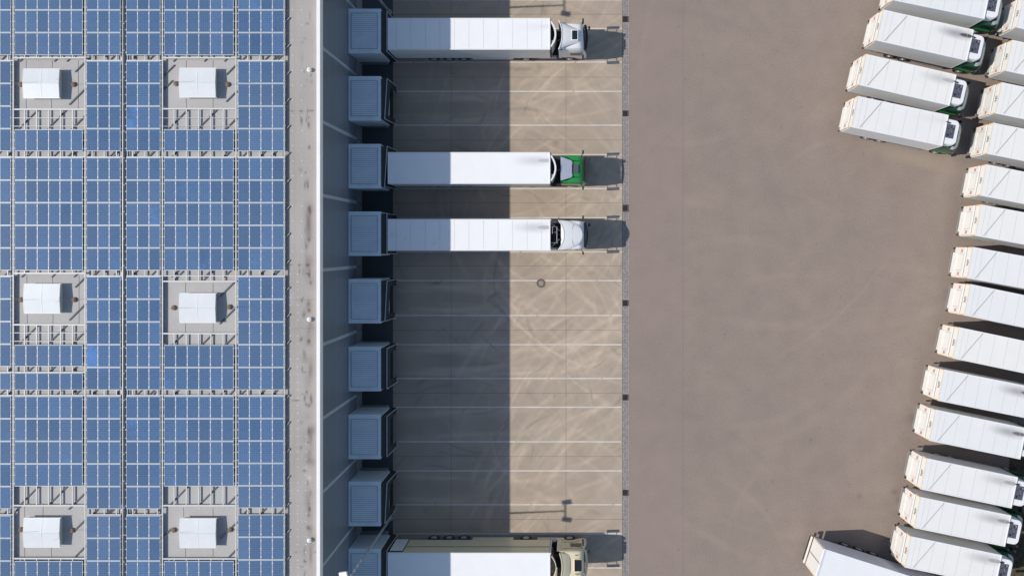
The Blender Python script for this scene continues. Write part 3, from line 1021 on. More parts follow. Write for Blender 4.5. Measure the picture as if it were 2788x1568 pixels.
def make_dock(i, py, sk):
    cy = W(0, py, HD)[1]
    t = thing('loading_dock', 'grey boxy loading dock %s' % dl[i], 'loading dock', (XD, cy, 0), 0, 'loading docks along the warehouse wall')
    hw = 1.8
    xb = XWALL - XD + .04
    b = MB(); b.box(xb, 0, -hw, hw, 1.0, HD - .08, 'dockside')
    for s in (-1, 1):     # base stands on concrete cheeks
        b.box(xb, -.35, s * (hw - .12) - .12, s * (hw - .12) + .12, -.004, 1.0, 'plinth')
    b.build('housing', t)
    b = MB(); b.box(xb, .02, -hw - .02, hw + .02, HD - .08, HD, 'dockroof')
    # raised frame with the ribbed sheet inside
    x0, x1, y0, y1 = xb + .25, -.24, -hw + .36, hw - .36
    for q in ((x0 - .03, x1 + .03, y0 - .03, y0), (x0 - .03, x1 + .03, y1, y1 + .03), (x0 - .03, x0, y0, y1), (x1, x1 + .03, y0, y1)):
        b.box(*q, HD, HD + .045, 'ribgroove')
    n = 17
    b.poly([(x0, y0, HD + .004), (x1, y0, HD + .004), (x1, y1, HD + .004), (x0, y1, HD + .004)], [(0, 1, 2, 3)], 'ribgroove')
    for k in range(n):
        yy = y0 + (k + .5) * (y1 - y0) / n
        b.box(x0 + .02, x1 - .02, yy - .068, yy + .068, HD, HD + .03, 'dockroof')
    b.build('roof', t)
    b = MB(); b.box(xb, -.03, -hw + .26, hw - .26, .95, 1.0, 'chassis')
    b.build('leveller', t)
    # shelter: curtains hung on a light frame standing 0.45 m in front
    d0, d1 = {'straight': (.49, .49), 'skew': (.50, .30), 'skew2': (.50, .32), 'slight': (.50, .42)}[sk]
    if sk.startswith('skew') is False: pass
    zt_, zb_ = 4.05, .5
    sw = 1.66
    b = MB()
    # top apron
    b.poly([(.02, -sw, HD - .1), (.02, sw, HD - .1), (d0 - .03, sw, zt_ - .03), (d1 - .03, -sw, zt_ - .03)], [(0, 1, 2, 3)], 'sheltercurtain')
    for s, d in ((1, d0), (-1, d1)):
        b.poly([(.02, s * sw, HD - .1), (d - .03, s * sw, zt_ - .03), (d - .03, s * sw, zb_), (.02, s * sw, zb_)], [(0, 1, 2, 3)], 'sheltercurtain')
        b.poly([(d - .02, s * sw, zt_), (d - .02, s * sw, zb_), (d * .8 + .1, s * (sw - .5), zb_), (d * .8 + .1, s * (sw - .5), zt_ - .1)], [(0, 1, 2, 3)], 'sheltercurtain')
    occupied = i in (0, 2, 3, 8)
    if not occupied:
        b.poly([(d1 - .02, -sw, zt_), (d0 - .02, sw, zt_), (d0 + .06, sw - .1, zt_ - 1.0), (d1 + .06, -sw + .1, zt_ - 1.0)], [(0, 1, 2, 3)], 'sheltercurtain')
    b.build('curtain', t)
    b = MB()
    w_ = .045
    b.bar((d1, -sw, zt_), (d0, sw, zt_), w_, w_, 'shelterframe')
    b.bar((d0, sw, zt_), (.60, sw, zb_), w_, w_, 'shelterframe')
    b.bar((d1, -sw, zt_), (.60 if sk != 'skew2' else .5, -sw, zb_), w_, w_, 'shelterframe')
    b.build('shelter_frame', t)
    for s in (-1, 1):
        b = MB(); b.box(.0, .12, s * 1.05 - .12, s * 1.05 + .12, .5, 1.0, 'bumper'); b.build('bumper', t)
        if not occupied:
            b = MB(); b.tube((.62, s * 1.35, 1.1), (.68, s * 1.35, 1.1), .05, .05, 'shelterframe', n=10); b.build('dock_light', t)


for i, (py, sk) in enumerate(DOCK): make_dock(i, py, sk)
make_dock_top = None

# ------------------------------------------------------------------ lamp masts
def mast(px, py, lab):
    x, y = W(px, py)
    t = thing('lamp_mast', lab, 'lamp mast', (x, y, 0), 0, 'lamp masts between the docks')
    b = MB(); b.tube((0, 0, 0), (0, 0, 13.4), .12, .06, 'pole', n=14); b.tube((0, 0, 0), (0, 0, .05), .25, .25, 'pole', n=14); b.build('pole', t, smooth=True)
    b = MB()
    for k in range(24):
        z = 3.0 + k * .44
        s = 1 if k % 2 else -1
        b.tube((0, 0, z), (s * .05, s * .2, z), .011, .011, 'lamphead', n=6)
    b.build('climbing_pegs', t)
    b = MB(); b.bar((0, -.85, 13.4), (0, .85, 13.4), .08, .08, 'pole'); b.build('crossbar', t)
    for s in (-1, 1):
        b = MB()
        b.box(-.42, .18, -.21, .21, -.07, .09, 'lamphead')
        b.box(-.38, .14, -.17, .17, -.09, -.07, 'lamp')
        o = b.build('floodlight', t, bevel=.03)
        o.location = (.03, s * .78, 13.62); o.rotation_euler = (0, math.radians(-14), s * .22)
    return t


mast(1063, 1409, 'tall grey lamp mast between the two lowest docks, its white floodlights at the bottom')
mast(1060, 34, 'tall grey lamp mast at the top edge, above the topmost docked truck')


# ------------------------------------------------------------------ vehicles: shared pieces
def ring(xb, xm, xs, xt, zb, wb, zm, wm, zs, ws, zt, wt, r=.10):
    """one cross-section of a cab: bottom, belt, shoulder, roof edge; mirrored"""
    pts = [(xb, wb, zb), (xm, wm, zm), (xs, ws, zs), (xt, wt + .0, zt - r), (xt, wt - r, zt)]
    return pts + [(x, -y, z) for (x, y, z) in reversed(pts)]


def wheel(parent, x, y, r=.5, w=.30, name='wheel'):
    b = MB()
    s = 1 if y > 0 else -1
    b.tube((x, y - s * w, r), (x, y - s * .03, r), r, r, 'rubber', n=24)
    b.tube((x, y - s * .03, r), (x, y, r), r, r * .93, 'rubber', n=24)
    o = b.build(name, parent)
    b = MB()
    b.tube((x, y - s * .05, r), (x, y + s * .012, r), .30, .28, 'rim', n=20)
    b.tube((x, y + s * .012, r), (x, y + s * .05, r), .11, .10, 'rim', n=14)
    b.build('rim', o)
    return o


def bump_surface(mb, xb0, xb1, tips, hw0, hw1, z0, z1, power, drop, m, nu=10, nv=15, zbase=3.2, wing=0.0):
    """roof deflector: back edge at xb0 (bowed forward from the tips), nose at xb1"""
    P = []
    for i in range(nu + 1):
        u = i / nu
        for j in range(nv + 1):
            v = -1 + 2 * j / nv
            xb = xb0 - tips * abs(v) ** 2
            x = xb + (xb1 - xb) * u - (drop * (abs(v) ** 2) * .9 * u)
            hw = hw0 + (hw1 - hw0) * (u ** power)
            z = z0 + (z1 - z0) * (u ** 1.25) - .16 * abs(v) ** 4 * (1 - .3 * u)
            P.append((x, v * hw, z))
    fs = []
    n = nv + 1
    for i in range(nu):
        for j in range(nv):
            a = i * n + j
            fs.append((a, a + 1, a + n + 1, a + n))
    mb.poly(P, fs, m)
    # skirt down to the cab roof
    edge = [i * n for i in range(nu + 1)] + [nu * n + j for j in range(1, n)] + [i * n + nv for i in range(nu - 1, -1, -1)]
    q = [P[k] for k in edge]
    mb.poly(q + [(p[0], p[1] * .985, min(zbase, p[2] - .02)) for p in q], [(k, k + 1, len(q) + k + 1, len(q) + k) for k in range(len(q) - 1)], m)
    # pale thick rim along the back edge
    for j in range(nv):
        a, c = P[j], P[j + 1]
        mb.bar((a[0], a[1], a[2] + .008), (c[0], c[1], c[2] + .008), .06, .05, m)


def tractor(t, L, style):
    """cab and chassis, in front of the trailer front at x = L"""
    ch = MB()
    for s in (-1, 1):
        ch.box(L - 3.0, L + 2.9, s * .42 - .06, s * .42 + .06, .75, 1.0, 'chassis')
    ch.box(L - 2.8, L + 1.0, -.9, .9, .62, .74, 'chassis')
    ch.box(L + .15, L + .85, -1.05, 1.05, .6, 1.05, 'chassis')
    ch.box(L - .2, L + .55, -.35, .3, 1.0, 1.35, 'chassis')
    ch.build('chassis', t)
    for s in (-1, 1):
        b = MB(); b.tube((L - 1.1, s * .95, .72), (L + .45, s * .95, .72), .30, .30, 'rim' if style != 'green' else 'chassis', n=18); b.build('fuel_tank', t, smooth=True)
        wheel(t, L - 2.2, s * 1.24); wheel(t, L + 1.57, s * 1.23, .52)
    main = {'white': 'white', 'green': 'green', 'pearl': 'white', 'cream': 'cream'}[style]
    roofw = {'white': 1.07, 'green': 1.15, 'pearl': 1.20, 'cream': 1.16}[style]
    rz = {'white': 3.34, 'green': 3.10, 'pearl': 3.52, 'cream': 3.35}[style]
    b = MB()
    xb = L + .88
    ws = 1.2
    rings = [ring(xb, xb, xb, xb, .95, ws, 1.6, ws, 2.75, ws - .02, rz + .06, roofw),
             ring(xb + .35, xb + .35, xb + .35, xb + .35, .95, ws + .02, 1.6, ws + .02, 2.75, ws, rz + .06, roofw),
             ring(xb + 1.0, xb + 1.0, xb + 1.0, xb + 1.0, .95, ws + .02, 1.6, ws + .02, 2.75, ws, rz + .03, roofw),
             ring(xb + 1.55, xb + 1.55, xb + 1.5, xb + 1.45, .55, ws + .02, 1.6, ws + .02, 2.75, ws - .02, rz, roofw - .02),
             ring(xb + 1.95, xb + 1.98, xb + 1.84, xb + 1.72, .45, ws, 1.6, ws - .02, 2.72, ws - .08, rz - .06, roofw - .06),
             ring(xb + 2.08, xb + 2.14, xb + 1.93, xb + 1.80, .42, ws - .16, 1.6, ws - .2, 2.70, ws - .25, rz - .16, roofw - .2)]
    b.loft(rings, main)
    b.build('cab', t, smooth=True, bevel=.03)
    # windscreen
    b = MB()
    b.poly([(xb + 2.16, -1.0, 1.66), (xb + 2.16, 1.0, 1.66), (xb + 1.965, .95, 2.66), (xb + 1.965, -.95, 2.66),
            (xb + 2.12, -1.0, 1.66), (xb + 2.12, 1.0, 1.66), (xb + 1.9, .95, 2.66), (xb + 1.9, -.95, 2.66)],
           [(0, 1, 2, 3), (7, 6, 5, 4), (0, 4, 5, 1), (1, 5, 6, 2), (2, 6, 7, 3), (3, 7, 4, 0)], 'glass')
    b.build('windscreen', t)
    # sun visor: dark lip over the screen
    b = MB()
    P = []
    for j in range(11):
        v = -1 + .2 * j
        P.append((xb + 2.16 - .14 * v * v, v * (ws - .12)))
    for j in range(10):
        b.bar((P[j][0], P[j][1], 2.82), (P[j + 1][0], P[j + 1][1], 2.82), .20, .06, 'black' if style != 'cream' else 'cream')
    b.build('sun_visor', t)
    b = MB(); b.box(xb + 2.02, xb + 2.16, -1.12, 1.12, .38, .72, main if style in ('cream', 'pearl', 'white') else 'dgreen')
    b.build('front_bumper', t, bevel=.05)
    b = MB(); b.box(xb + 2.13, xb + 2.155, -.7, .7, .8, 1.5, 'black'); b.build('grille', t)
    for s in (-1, 1):
        b = MB(); b.box(xb + 2.08, xb + 2.17, s * .95 - .13, s * .95 + .13, .76, .95, 'lamp'); b.build('headlight', t, bevel=.02)
        # side window
        b = MB()
        y = s * (ws + .028)
        b.poly([(xb + .75, y, 1.75), (xb + 1.72, y, 1.72), (xb + 1.62, s * (ws + .012), 2.48), (xb + .8, s * (ws + .012), 2.52)], [(0, 1, 2, 3)], 'glass')
        b.build('side_window', t)
        # mirror on its arms
        b = MB()
        xm = xb + 1.95
        b.bar((xm - .25, s * (ws - .05), 2.72), (xm - .1, s * (ws + .32), 2.66), .05, .05, 'black')
        b.bar((xm - .25, s * (ws - .02), 1.95), (xm - .1, s * (ws + .30), 1.98), .04, .04, 'black')
        b.box(xm - .17, xm - .03, s * (ws + .32) - .12, s * (ws + .32) + .12, 1.9, 2.78, 'black')
        b.build('mirror', t, bevel=.03)
        if s > 0:
            b = MB(); b.bar((xm + .05, .95, 2.8), (xm + .42, .86, 2.76), .04, .04, 'black'); b.box(xm + .33, xm + .5, .74, .98, 2.55, 2.78, 'black')
            b.build('front_mirror', t, bevel=.03)
    for (yy, m_) in ((-.12, 'black'), (.02, 'red'), (.14, 'orange')):
        b = MB()
        pts = [(L + .1, yy, 1.9), (L + .35, yy + .06, 1.5), (L + .6, yy - .05, 1.55), (L + .86, yy, 1.95)]
        for p0, p1 in zip(pts[:-1], pts[1:]): b.tube(p0, p1, .025, .025, m_, n=8)
        b.build('air_hose', t)
    if style == 'white':
        b = MB()
        bump_surface(b, xb + .10, xb + 1.60, .30, 1.20, .52, 3.84, 3.46, .75, .12, 'white', zbase=2.9)
        b.build('roof_deflector', t, smooth=True)
        b = MB(); b.box(xb + .84, xb + 1.44, -.44, .44, 3.3, 3.68, 'white'); b.build('hatch_surround', t, bevel=.03)
        b = MB(); b.box(xb + .92, xb + 1.36, -.37, .37, 3.68, 3.692, 'glass'); b.build('roof_hatch', t)
        b = MB(); b.box(xb - .0, xb + .3, 1.12, 1.16, 1.0, 3.2, 'black'); b.box(xb - .0, xb + .1, -1.1, 1.1, 1.1, 3.3, 'black'); b.build('rear_bellows', t)
        for s in (-1, 1):
            b = MB(); b.box(xb - .2, xb + .0, s * 1.19 - .02, s * 1.19 + .02, .8, 3.3, 'white'); b.build('side_fairing', t)
        for k in (-.62, -.38, 0, .38, .62):
            b = MB(); b.tube((xb + 1.66, k, 3.2), (xb + 1.66, k, 3.29), .035, .03, 'black', n=8); b.build('marker_lamp', t)
    if style == 'green':
        b = MB()
        b.poly([(xb - .02, -1.0, 3.62), (xb - .02, 1.0, 3.62), (xb + .95, .68, 3.22), (xb + .95, -.68, 3.22),
                (xb - .02, -1.0, 3.56), (xb - .02, 1.0, 3.56), (xb + .95, .68, 3.15), (xb + .95, -.68, 3.15)],
               [(0, 3, 2, 1), (4, 5, 6, 7), (0, 1, 5, 4), (1, 2, 6, 5), (2, 3, 7, 6), (3, 0, 4, 7)], 'deflector')
        for s in (-1, 1):
            b.poly([(xb + .02, s * .99, 3.56), (xb + .9, s * .68, 3.16), (xb + .9, s * .72, 3.1), (xb + .02, s * 1.05, 3.1)], [(0, 1, 2, 3)], 'dgreen')
        b.build('roof_deflector', t, bevel=.012)
        for s in (-1, 1):
            b = MB(); b.box(xb + .9, xb + 1.58, s * .68 - .025, s * .68 + .025, 3.16, 3.21, 'black'); b.build('roof_bar', t)
            b = MB(); b.box(xb + .88, xb + 1.0, s * .68 - .05, s * .68 + .05, 3.16, 3.26, 'black'); b.build('deflector_bracket', t)
        b = MB(); b.box(xb + .93, xb + .97, -.64, .64, 3.14, 3.2, 'black'); b.build('deflector_crossbar', t)
        b = MB(); b.box(xb + .88, xb + 1.0, -.38, .38, 3.14, 3.24, 'black'); b.build('hatch_hinge', t)
        b = MB(); b.box(xb + 1.0, xb + 1.46, -.37, .37, 3.13, 3.21, 'sunroof'); b.build('roof_hatch', t, bevel=.02)
        for k in (-.1, .45):
            b = MB(); b.tube((xb + 1.72, k, 2.98), (xb + 1.72, k, 3.08), .04, .03, 'black', n=8); b.build('marker_lamp', t)
        b = MB(); b.box(xb - .05, xb + .0, -1.1, 1.1, 1.0, 3.1, 'black'); b.build('rear_bellows', t)
    if style == 'pearl':
        b = MB()
        bump_surface(b, xb + .26, xb + 1.78, .48, 1.22, .86, 3.9, 3.66, 2.4, .42, 'white', nu=14, nv=18, zbase=3.3)
        b.tube((xb + .95, -.9, 3.80), (xb + .95, .9, 3.80), .012, .012, 'seam', n=6)
        b.build('roof_deflector', t, smooth=True)
        b = MB()
        for s in (-1, 1):
            b.box(xb - .16, xb + .0, s * 1.2 - .02, s * 1.2 + .02, .9, 3.35, 'white')
        b.build('side_fairing', t)
        b = MB(); b.box(xb - .03, xb + .12, -1.1, 1.1, 1.0, 3.2, 'black'); b.build('rear_bellows', t)
        for k in (-.82, .82):
            b = MB(); b.tube((xb + 1.5, k, 3.5), (xb + 1.56, k, 3.58), .03, .02, 'rim', n=8); b.build('marker_lamp', t)
        b = MB(); b.bar((xb + 2.1, -1.1, 2.86), (xb + 2.1, 1.1, 2.86), .03, .03, 'rim')
        for k in range(7):
            b.box(xb + 2.16, xb + 2.24, -.9 + k * .3 - .05, -.9 + k * .3 + .05, 2.74, 2.82, 'lamp')
        b.build('lamp_bar', t)
    if style == 'cream':
        b = MB()
        bump_surface(b, xb + .1, xb + .75, .22, 1.1, .95, 3.80, 3.46, 1.0, .05, 'cream', zbase=3.1)
        b.build('roof_deflector', t, smooth=True)
        b = MB(); b.box(xb + 1.08, xb + 1.76, -.5, .54, 3.34, 3.46, 'cream'); b.build('hatch_surround', t, bevel=.03)
        b = MB(); b.box(xb + 1.12, xb + 1.72, -.46, .5, 3.46, 3.475, 'glass'); b.build('roof_hatch', t)
        for s in (-1, 1):
            b = MB()
            for (za, zc, hh) in ((2.88, 2.92, .035), (1.52, 1.66, .045)):
                b.bar((xb + .15, s * (ws + .035), za), (xb + 1.0, s * (ws + .035), za), .012, hh, 'stripe')
                b.bar((xb + 1.0, s * (ws + .035), za), (xb + 1.55, s * (ws + .035), zc - .3 if za < 2 else zc), .012, hh, 'stripe')
            b.build('side_stripe', t)
            b = MB(); b.box(xb - .35, xb + .0, s * 1.19 - .02, s * 1.19 + .02, .8, 3.4, 'cream'); b.build('side_fairing', t)
            b = MB(); b.box(L - 1.2, xb + 1.0, s * 1.2 - .02, s * 1.2 + .02, .42, .9, 'cream'); b.build('side_skirt', t)
        b = MB(); b.box(xb + .0, xb + .12, -1.0, 1.0, 1.0, 3.2, 'black'); b.build('rear_bellows', t)
        for (k, c) in ((.86, 2), (-.72, 3)):
            b = MB()
            for q in range(c):
                b.box(xb + 1.2 + q * .12, xb + 1.27 + q * .12, k - .03, k + .03, 3.38, 3.43, 'black')
            b.build('marker_lamp', t)


def trailer(t, L, style, seams, sidemat, soot, width=2.6, tz=4.0):
    hw = width / 2
    b = MB()
    b.box(0, L, -hw, hw, 1.15, tz - .03, sidemat)
    b.build('trailer_body', t, bevel=.02)
    b = MB()
    b.box(.0, L, -hw + .09, hw - .09, tz - .03, tz, 'rooftrailer')
    o = b.build('trailer_roof', t, loc=(L, .62, tz)); o['soot'] = soot
    b = MB()
    for s in (-1, 1):
        b.box(0, L, s * (hw - .045) - .055, s * (hw - .045) + .055, tz - .04, tz + .02, 'white')
    b.box(L - .10, L + .012, -hw + .11, hw - .11, tz - .04, tz + .02, 'white')
    if seams:
        k = .7
        while k < L - .3:
            b.box(k - .012, k + .012, -hw + .11, hw - .11, tz, tz + .006, 'seam'); k += 1.2
    b.build('roof_rail', t, bevel=.01)
    b = MB()
    for s in (-1, 1):
        b.box(.1, L - .3, s * .5 - .07, s * .5 + .07, .85, 1.15, 'chassis')
    b.box(2.6, 6.4, -.9, .9, .55, .85, 'chassis')
    b.box(.15, .3, -1.1, 1.1, .4, .6, 'chassis')
    b.build('trailer_chassis', t)
    for s in (-1, 1):
        for xx in (3.2, 4.5, 5.8):
            wheel(t, xx, s * 1.26)
        b = MB(); b.box(6.6, L - 3.3, s * 1.25 - .02, s * 1.25 + .02, .5, 1.1, 'side' if style != 'cream' else 'cream'); b.build('side_guard', t)
        b = MB(); b.box(L - .06, L + .06, s * (hw - .06) - .06, s * (hw - .06) + .06, 1.2, tz + .015, 'black' if style in ('white', 'green') else 'white')
        b.build('corner_post', t)


def reefer(t, L, kind):
    b = MB()
    if kind == 'crescent':
        P, Q = [], []
        n = 14
        for j in range(n + 1):
            v = -1 + 2 * j / n
            P.append((L + .50 - .40 * v * v, v * 1.06)); Q.append((L + .36 - .36 * v * v, v * 1.0))
        for zz0, zz1, A, B_ in ((1.7, 3.98, P, Q),):
            for j in range(n):
                b.poly([(A[j][0], A[j][1], zz0), (A[j + 1][0], A[j + 1][1], zz0), (B_[j + 1][0], B_[j + 1][1], zz0), (B_[j][0], B_[j][1], zz0),
                        (A[j][0], A[j][1], zz1), (A[j + 1][0], A[j + 1][1], zz1), (B_[j + 1][0], B_[j + 1][1], zz1), (B_[j][0], B_[j][1], zz1)],
                       [(0, 1, 5, 4), (2, 3, 7, 6), (4, 5, 6, 7), (0, 3, 2, 1)], 'white')
        b.build('reefer_housing', t)
        b = MB(); b.box(L + .02, L + .14, -.9, .9, 1.8, 3.4, 'black'); b.box(L + .1, L + .24, -.74, -.5, 2.0, 3.9, 'rim'); b.box(L + .1, L + .3, -.3, .7, 2.0, 3.2, 'drain')
        b.build('reefer_unit', t, bevel=.02)
    elif kind == 'rack':
        b.box(L + .0, L + .52, -.85, .75, 1.9, 2.9, 'chassis'); b.build('reefer_unit', t, bevel=.04)
        b = MB()
        y0, y1 = -.66, .68
        pts = [(L + .12, y1), (L + .42, y1), (L + .54, y1 - .12), (L + .54, y0 + .12), (L + .42, y0), (L + .12, y0)]
        for a, c in zip(pts[:-1], pts[1:]):
            b.bar((a[0], a[1], 3.3), (c[0], c[1], 3.5), .07, .8, 'rim')
        b.bar((L + .14, .22, 3.4), (L + .5, .22, 3.88), .04, .06, 'rim'); b.bar((L + .18, y1, 3.88), (L + .18, .1, 3.88), .05, .06, 'rim')
        b.build('reefer_housing', t)
    else:
        P = []
        for j in range(13):
            v = -1 + j / 6
            P.append((L + .46 - .38 * v * v, v * .98))
        b.loft([[(L + .02, -.98, z)] + [(p[0], p[1], z) for p in P] + [(L + .02, .98, z)] for z in (1.7, 3.2, 3.5)], 'cavity')
        b.build('reefer_unit', t)
        b = MB()
        for j in range(12):
            b.bar((P[j][0] + .02, P[j][1], 3.8), (P[j + 1][0] + .02, P[j + 1][1], 3.8), .05, .4, 'cream')
        b.build('reefer_housing', t)


def dock_truck(py, style, lab, seams, sidemat, unit, soot, xr=-15.28, xf=1498):
    y = W(0, py, 4.0)[1]
    L = W(xf, 0, 4.0)[0] - xr
    t = thing('semi_truck', lab, 'truck', (xr, y, 0), 0, 'semi trucks backed into the docks')
    trailer(t, L, style, seams, sidemat, soot)
    reefer(t, L, unit)
    tractor(t, L, style)
    b = MB(); b.tube((L - .12, .62, 3.9), (L + .1, .62, 3.8), .03, .03, 'black', n=8); b.build('exhaust_pipe', t)
    return t, L


dock_truck(93.2, 'white', 'white semi truck with white cab and black roof hatch, topmost at the docks', True, 'side', 'crescent', .12)
dock_truck(458, 'green', 'semi truck with bright green cab and silver roof deflector', False, 'side', 'crescent', .45)
t3, L3 = dock_truck(639.7, 'pearl', 'semi truck with rounded all-white cab roof, third from the top', True, 'whitecool', 'rack', .5)
t4, L4 = dock_truck(1546.6, 'cream', 'cream semi truck with green stripes, cut by the bottom picture edge', False, 'cream', 'curve', 0)
b = MB()
for s in (-1, 1):
    b.bar((.3, s * 1.312, 2.75), (L4 - .05, s * 1.312, 2.75), .01, .10, 'stripe')
b.build('trailer_stripe', t4)
b = MB()        # rear door folded back along the side
b.box(.05, 1.22, 1.33, 1.38, 1.25, 3.85, 'black'); b.box(.10, 1.17, 1.38, 1.40, 1.31, 3.79, 'whitecool')
b.build('rear_door', t4)


# moss and soot patches on the third truck's roof, as on an old lorry
def moss():
    m = M['rooftrailer'].copy(); m.name = 'old_trailer_roof'
    nt = m.node_tree
    N, L = nt.nodes, nt.links
    bs = N['Principled BSDF']
    src = bs.inputs['Base Color'].links[0].from_socket
    tc = N.new('ShaderNodeTexCoord'); no = N.new('ShaderNodeTexNoise'); no.inputs['Scale'].default_value = .9; no.inputs['Detail'].default_value = 6
    L.new(tc.outputs['Object'], no.inputs['Vector'])
    r = N.new('ShaderNodeMapRange'); r.inputs['From Min'].default_value = .62; r.inputs['From Max'].default_value = .78; r.inputs['To Max'].default_value = .5
    L.new(no.outputs['Fac'], r.inputs['Value'])
    mx = N.new('ShaderNodeMix'); mx.data_type = 'RGBA'
    L.new(r.outputs[0], mx.inputs[0]); L.new(src, mx.inputs[6]); mx.inputs[7].default_value = (.62, .62, .42, 1)
    L.new(mx.outputs[2], bs.inputs['Base Color'])
    return m


mm = moss()
for c in [q for q in bpy.data.objects if q.parent == t3 and q.name.startswith('trailer_roof')]:
    c.data.materials[0] = mm


# ------------------------------------------------------------------ parked box trucks
def box_truck():
    t = thing('box_truck', 'x', 'truck', (0, 0, 0), 0, 'box trucks parked side by side along the right')
    L, hw, tz = 7.62, 1.3, 4.0
    b = MB(); b.box(0, L, -hw, hw, 1.32, tz - .02, 'side'); b.build('cargo_box', t, bevel=.02)
    b = MB(); b.box(.04, L, -hw + .06, hw - .06, tz - .02, tz, 'roofwhite'); o = b.build('box_roof', t, loc=(L, .72, tz)); o['soot'] = 1.
    b = MB()
    for s in (-1, 1):
        b.box(0, L, s * (hw - .03) - .04, s * (hw - .03) + .04, tz - .04, tz + .02, 'white')
        b.box(0, L, s * (hw + .012) - .012, s * (hw + .012) + .012, 1.30, 1.42, 'rim')
    b.box(L - .06, L + .012, -hw + .07, hw - .07, tz - .04, tz + .02, 'white')
    b.box(L - .02, L + .03, -hw - .01, -hw + .05, 1.32, tz, 'white'); b.box(L - .02, L + .03, hw - .05, hw + .01, 1.32, tz, 'white')
    for k in (.42, .86, 1.95, 3.05, 4.15, 5.25, 6.35, 7.2):
        b.box(k - .011, k + .011, -hw + .07, hw - .07, tz, tz + .006, 'seam')
    b.build('roof_rail', t)
    b = MB(); b.bar((.62, -1.2, tz + .025), (1.98, 1.22, tz + .025), .045, .02, 'cable'); b.build('roof_strap', t)
    # rear: header with orange corners and lettering strokes
    b = MB(); b.box(-.05, .0, -hw, hw, 3.32, tz + .01, 'creamdoor'); h = b.build('rear_header', t)
    b = MB()
    for s in (-1, 1):
        b.box(-.058, -.05, s * (hw - .05) - .045, s * (hw - .05) + .045, 3.36, tz, 'orange')
    b.box(-.058, -.05, -hw + .1, hw - .1, tz - .04, tz - .015, 'orange')
    b.build('corner_tape', h)
    b = MB()
    x = -.058
    for k, (yy, z0, z1) in enumerate(((.24, 3.52, 3.70), (.17, 3.52, 3.82), (.09, 3.56, 3.86), (.0, 3.52, 3.84), (-.05, 3.64, 3.90), (-.13, 3.50, 3.74), (-.21, 3.56, 3.86), (-.26, 3.52, 3.66))):
        b.box(x, -.05, yy - .017, yy + .017, z0, z1, 'black')
    b.box(x - .001, -.05, .0, .17, 3.52, 3.55, 'black'); b.box(x - .001, -.05, -.21, -.05, 3.70, 3.73, 'black')
    b.build('lettering', h)
    # folded tail lift
    b = MB()
    b.box(-.14, -.055, -1.26, 1.26, 1.42, 3.26, 'creamdoor')
    b.box(-.19, -.14, -.95, .80, 1.22, 1.95, 'creamdoor')
    lift = b.build('tail_lift', t, bevel=.015)
    b = MB()
    q = -.147
    b.box(q, -.14, -1.26, -1.222, 1.45, 3.2, 'orange'); b.box(q, -.14, 1.222, 1.26, 1.45, 3.2, 'orange')
    b.build('edge_tape', lift)
    b = MB()
    b.box(-.144, -.14, -.72, .74, 3.0, 3.03, 'rim'); b.box(-.144, -.14, -.72, -.69, 2.0, 3.0, 'rim'); b.box(-.144, -.14, .71, .74, 2.0, 3.0, 'rim')
    b.build('recess_line', lift)
    for s in (-1, 1):
        b = MB()
        yc, zc = s * .98, 2.6
        b.bar((-.148, yc - .12, zc - .17), (-.148, yc + .12, zc + .17), .012, .06, 'red')
        b.bar((-.150, yc - .12, zc + .17), (-.150, yc + .12, zc - .17), .012, .06, 'red')
        b.box(-.149, -.143, yc - .13, yc - .10, zc - .17, zc + .17, 'red')
        b.build('hazard_mark', lift)
        b = MB(); b.box(-.14, -.0, s * 1.18 - .06, s * 1.18 + .06, 1.0, 1.28, 'black'); b.build('tail_lamp', t, bevel=.01)
        for xx in (5.9 + 2.75,):
            wheel(t, xx, s * 1.2)
        wheel(t, 2.5, s * 1.22); wheel(t, 3.7, s * 1.22)
        b = MB(); b.bar((4.4, s * 1.2, .75), (7.2, s * 1.2, .75), .04, .12, 'chassis'); b.bar((4.4, s * 1.2, .5), (7.2, s * 1.2, .5), .04, .1, 'rim'); b.build('side_guard', t)
    b = MB()
    for s in (-1, 1):
        b.box(.1, L + 1.6, s * .42 - .06, s * .42 + .06, .8, 1.08, 'chassis')
    b.box(.0, .1, -1.0, 1.0, .5, .6, 'rim'); b.box(1.6, 4.6, -.9, .9, .6, .8, 'chassis'); b.box(4.6, 5.6, .5, 1.15, .5, 1.0, 'chassis')
    b.box(5.0, 6.2, -1.15, -.5, .5, 1.0, 'rim')
    b.build('chassis', t)
    # cab
    xb = L + .12
    b = MB()
    ws = 1.2
    rings = [ring(xb, xb, xb, xb, 1.0, ws, 1.7, ws, 2.6, ws - .02, 2.95, 1.08),
             ring(xb + 1.25, xb + 1.25, xb + 1.2, xb + 1.15, 1.0, ws + .02, 1.7, ws + .02, 2.6, ws - .02, 2.95, 1.08),
             ring(xb + 1.8, xb + 1.85, xb + 1.62, xb + 1.4, .5, ws, 1.7, ws - .02, 2.6, ws - .12, 2.9, 1.0),
             ring(xb + 2.12, xb + 2.12, xb + 1.78, xb + 1.55, .42, ws - .22, 1.7, ws - .25, 2.6, ws - .35, 2.82, .86)]
    b.loft(rings, 'dgreen')
    cab = b.build('cab', t, smooth=True, bevel=.04)
    b = MB()
    b.poly([(xb + 2.14, -.9, 1.75), (xb + 2.14, .9, 1.75), (xb + 1.84, .8, 2.56), (xb + 1.84, -.8, 2.56)], [(0, 1, 2, 3)], 'glass'); b.build('windscreen', t)
    b = MB(); b.box(xb + 1.98, xb + 2.24, -1.12, 1.12, .38, .8, 'dgreen'); b.build('front_bumper', t, bevel=.08)
    # pale visor wrapped round the cab front, in plan a shallow bow
    b = MB()
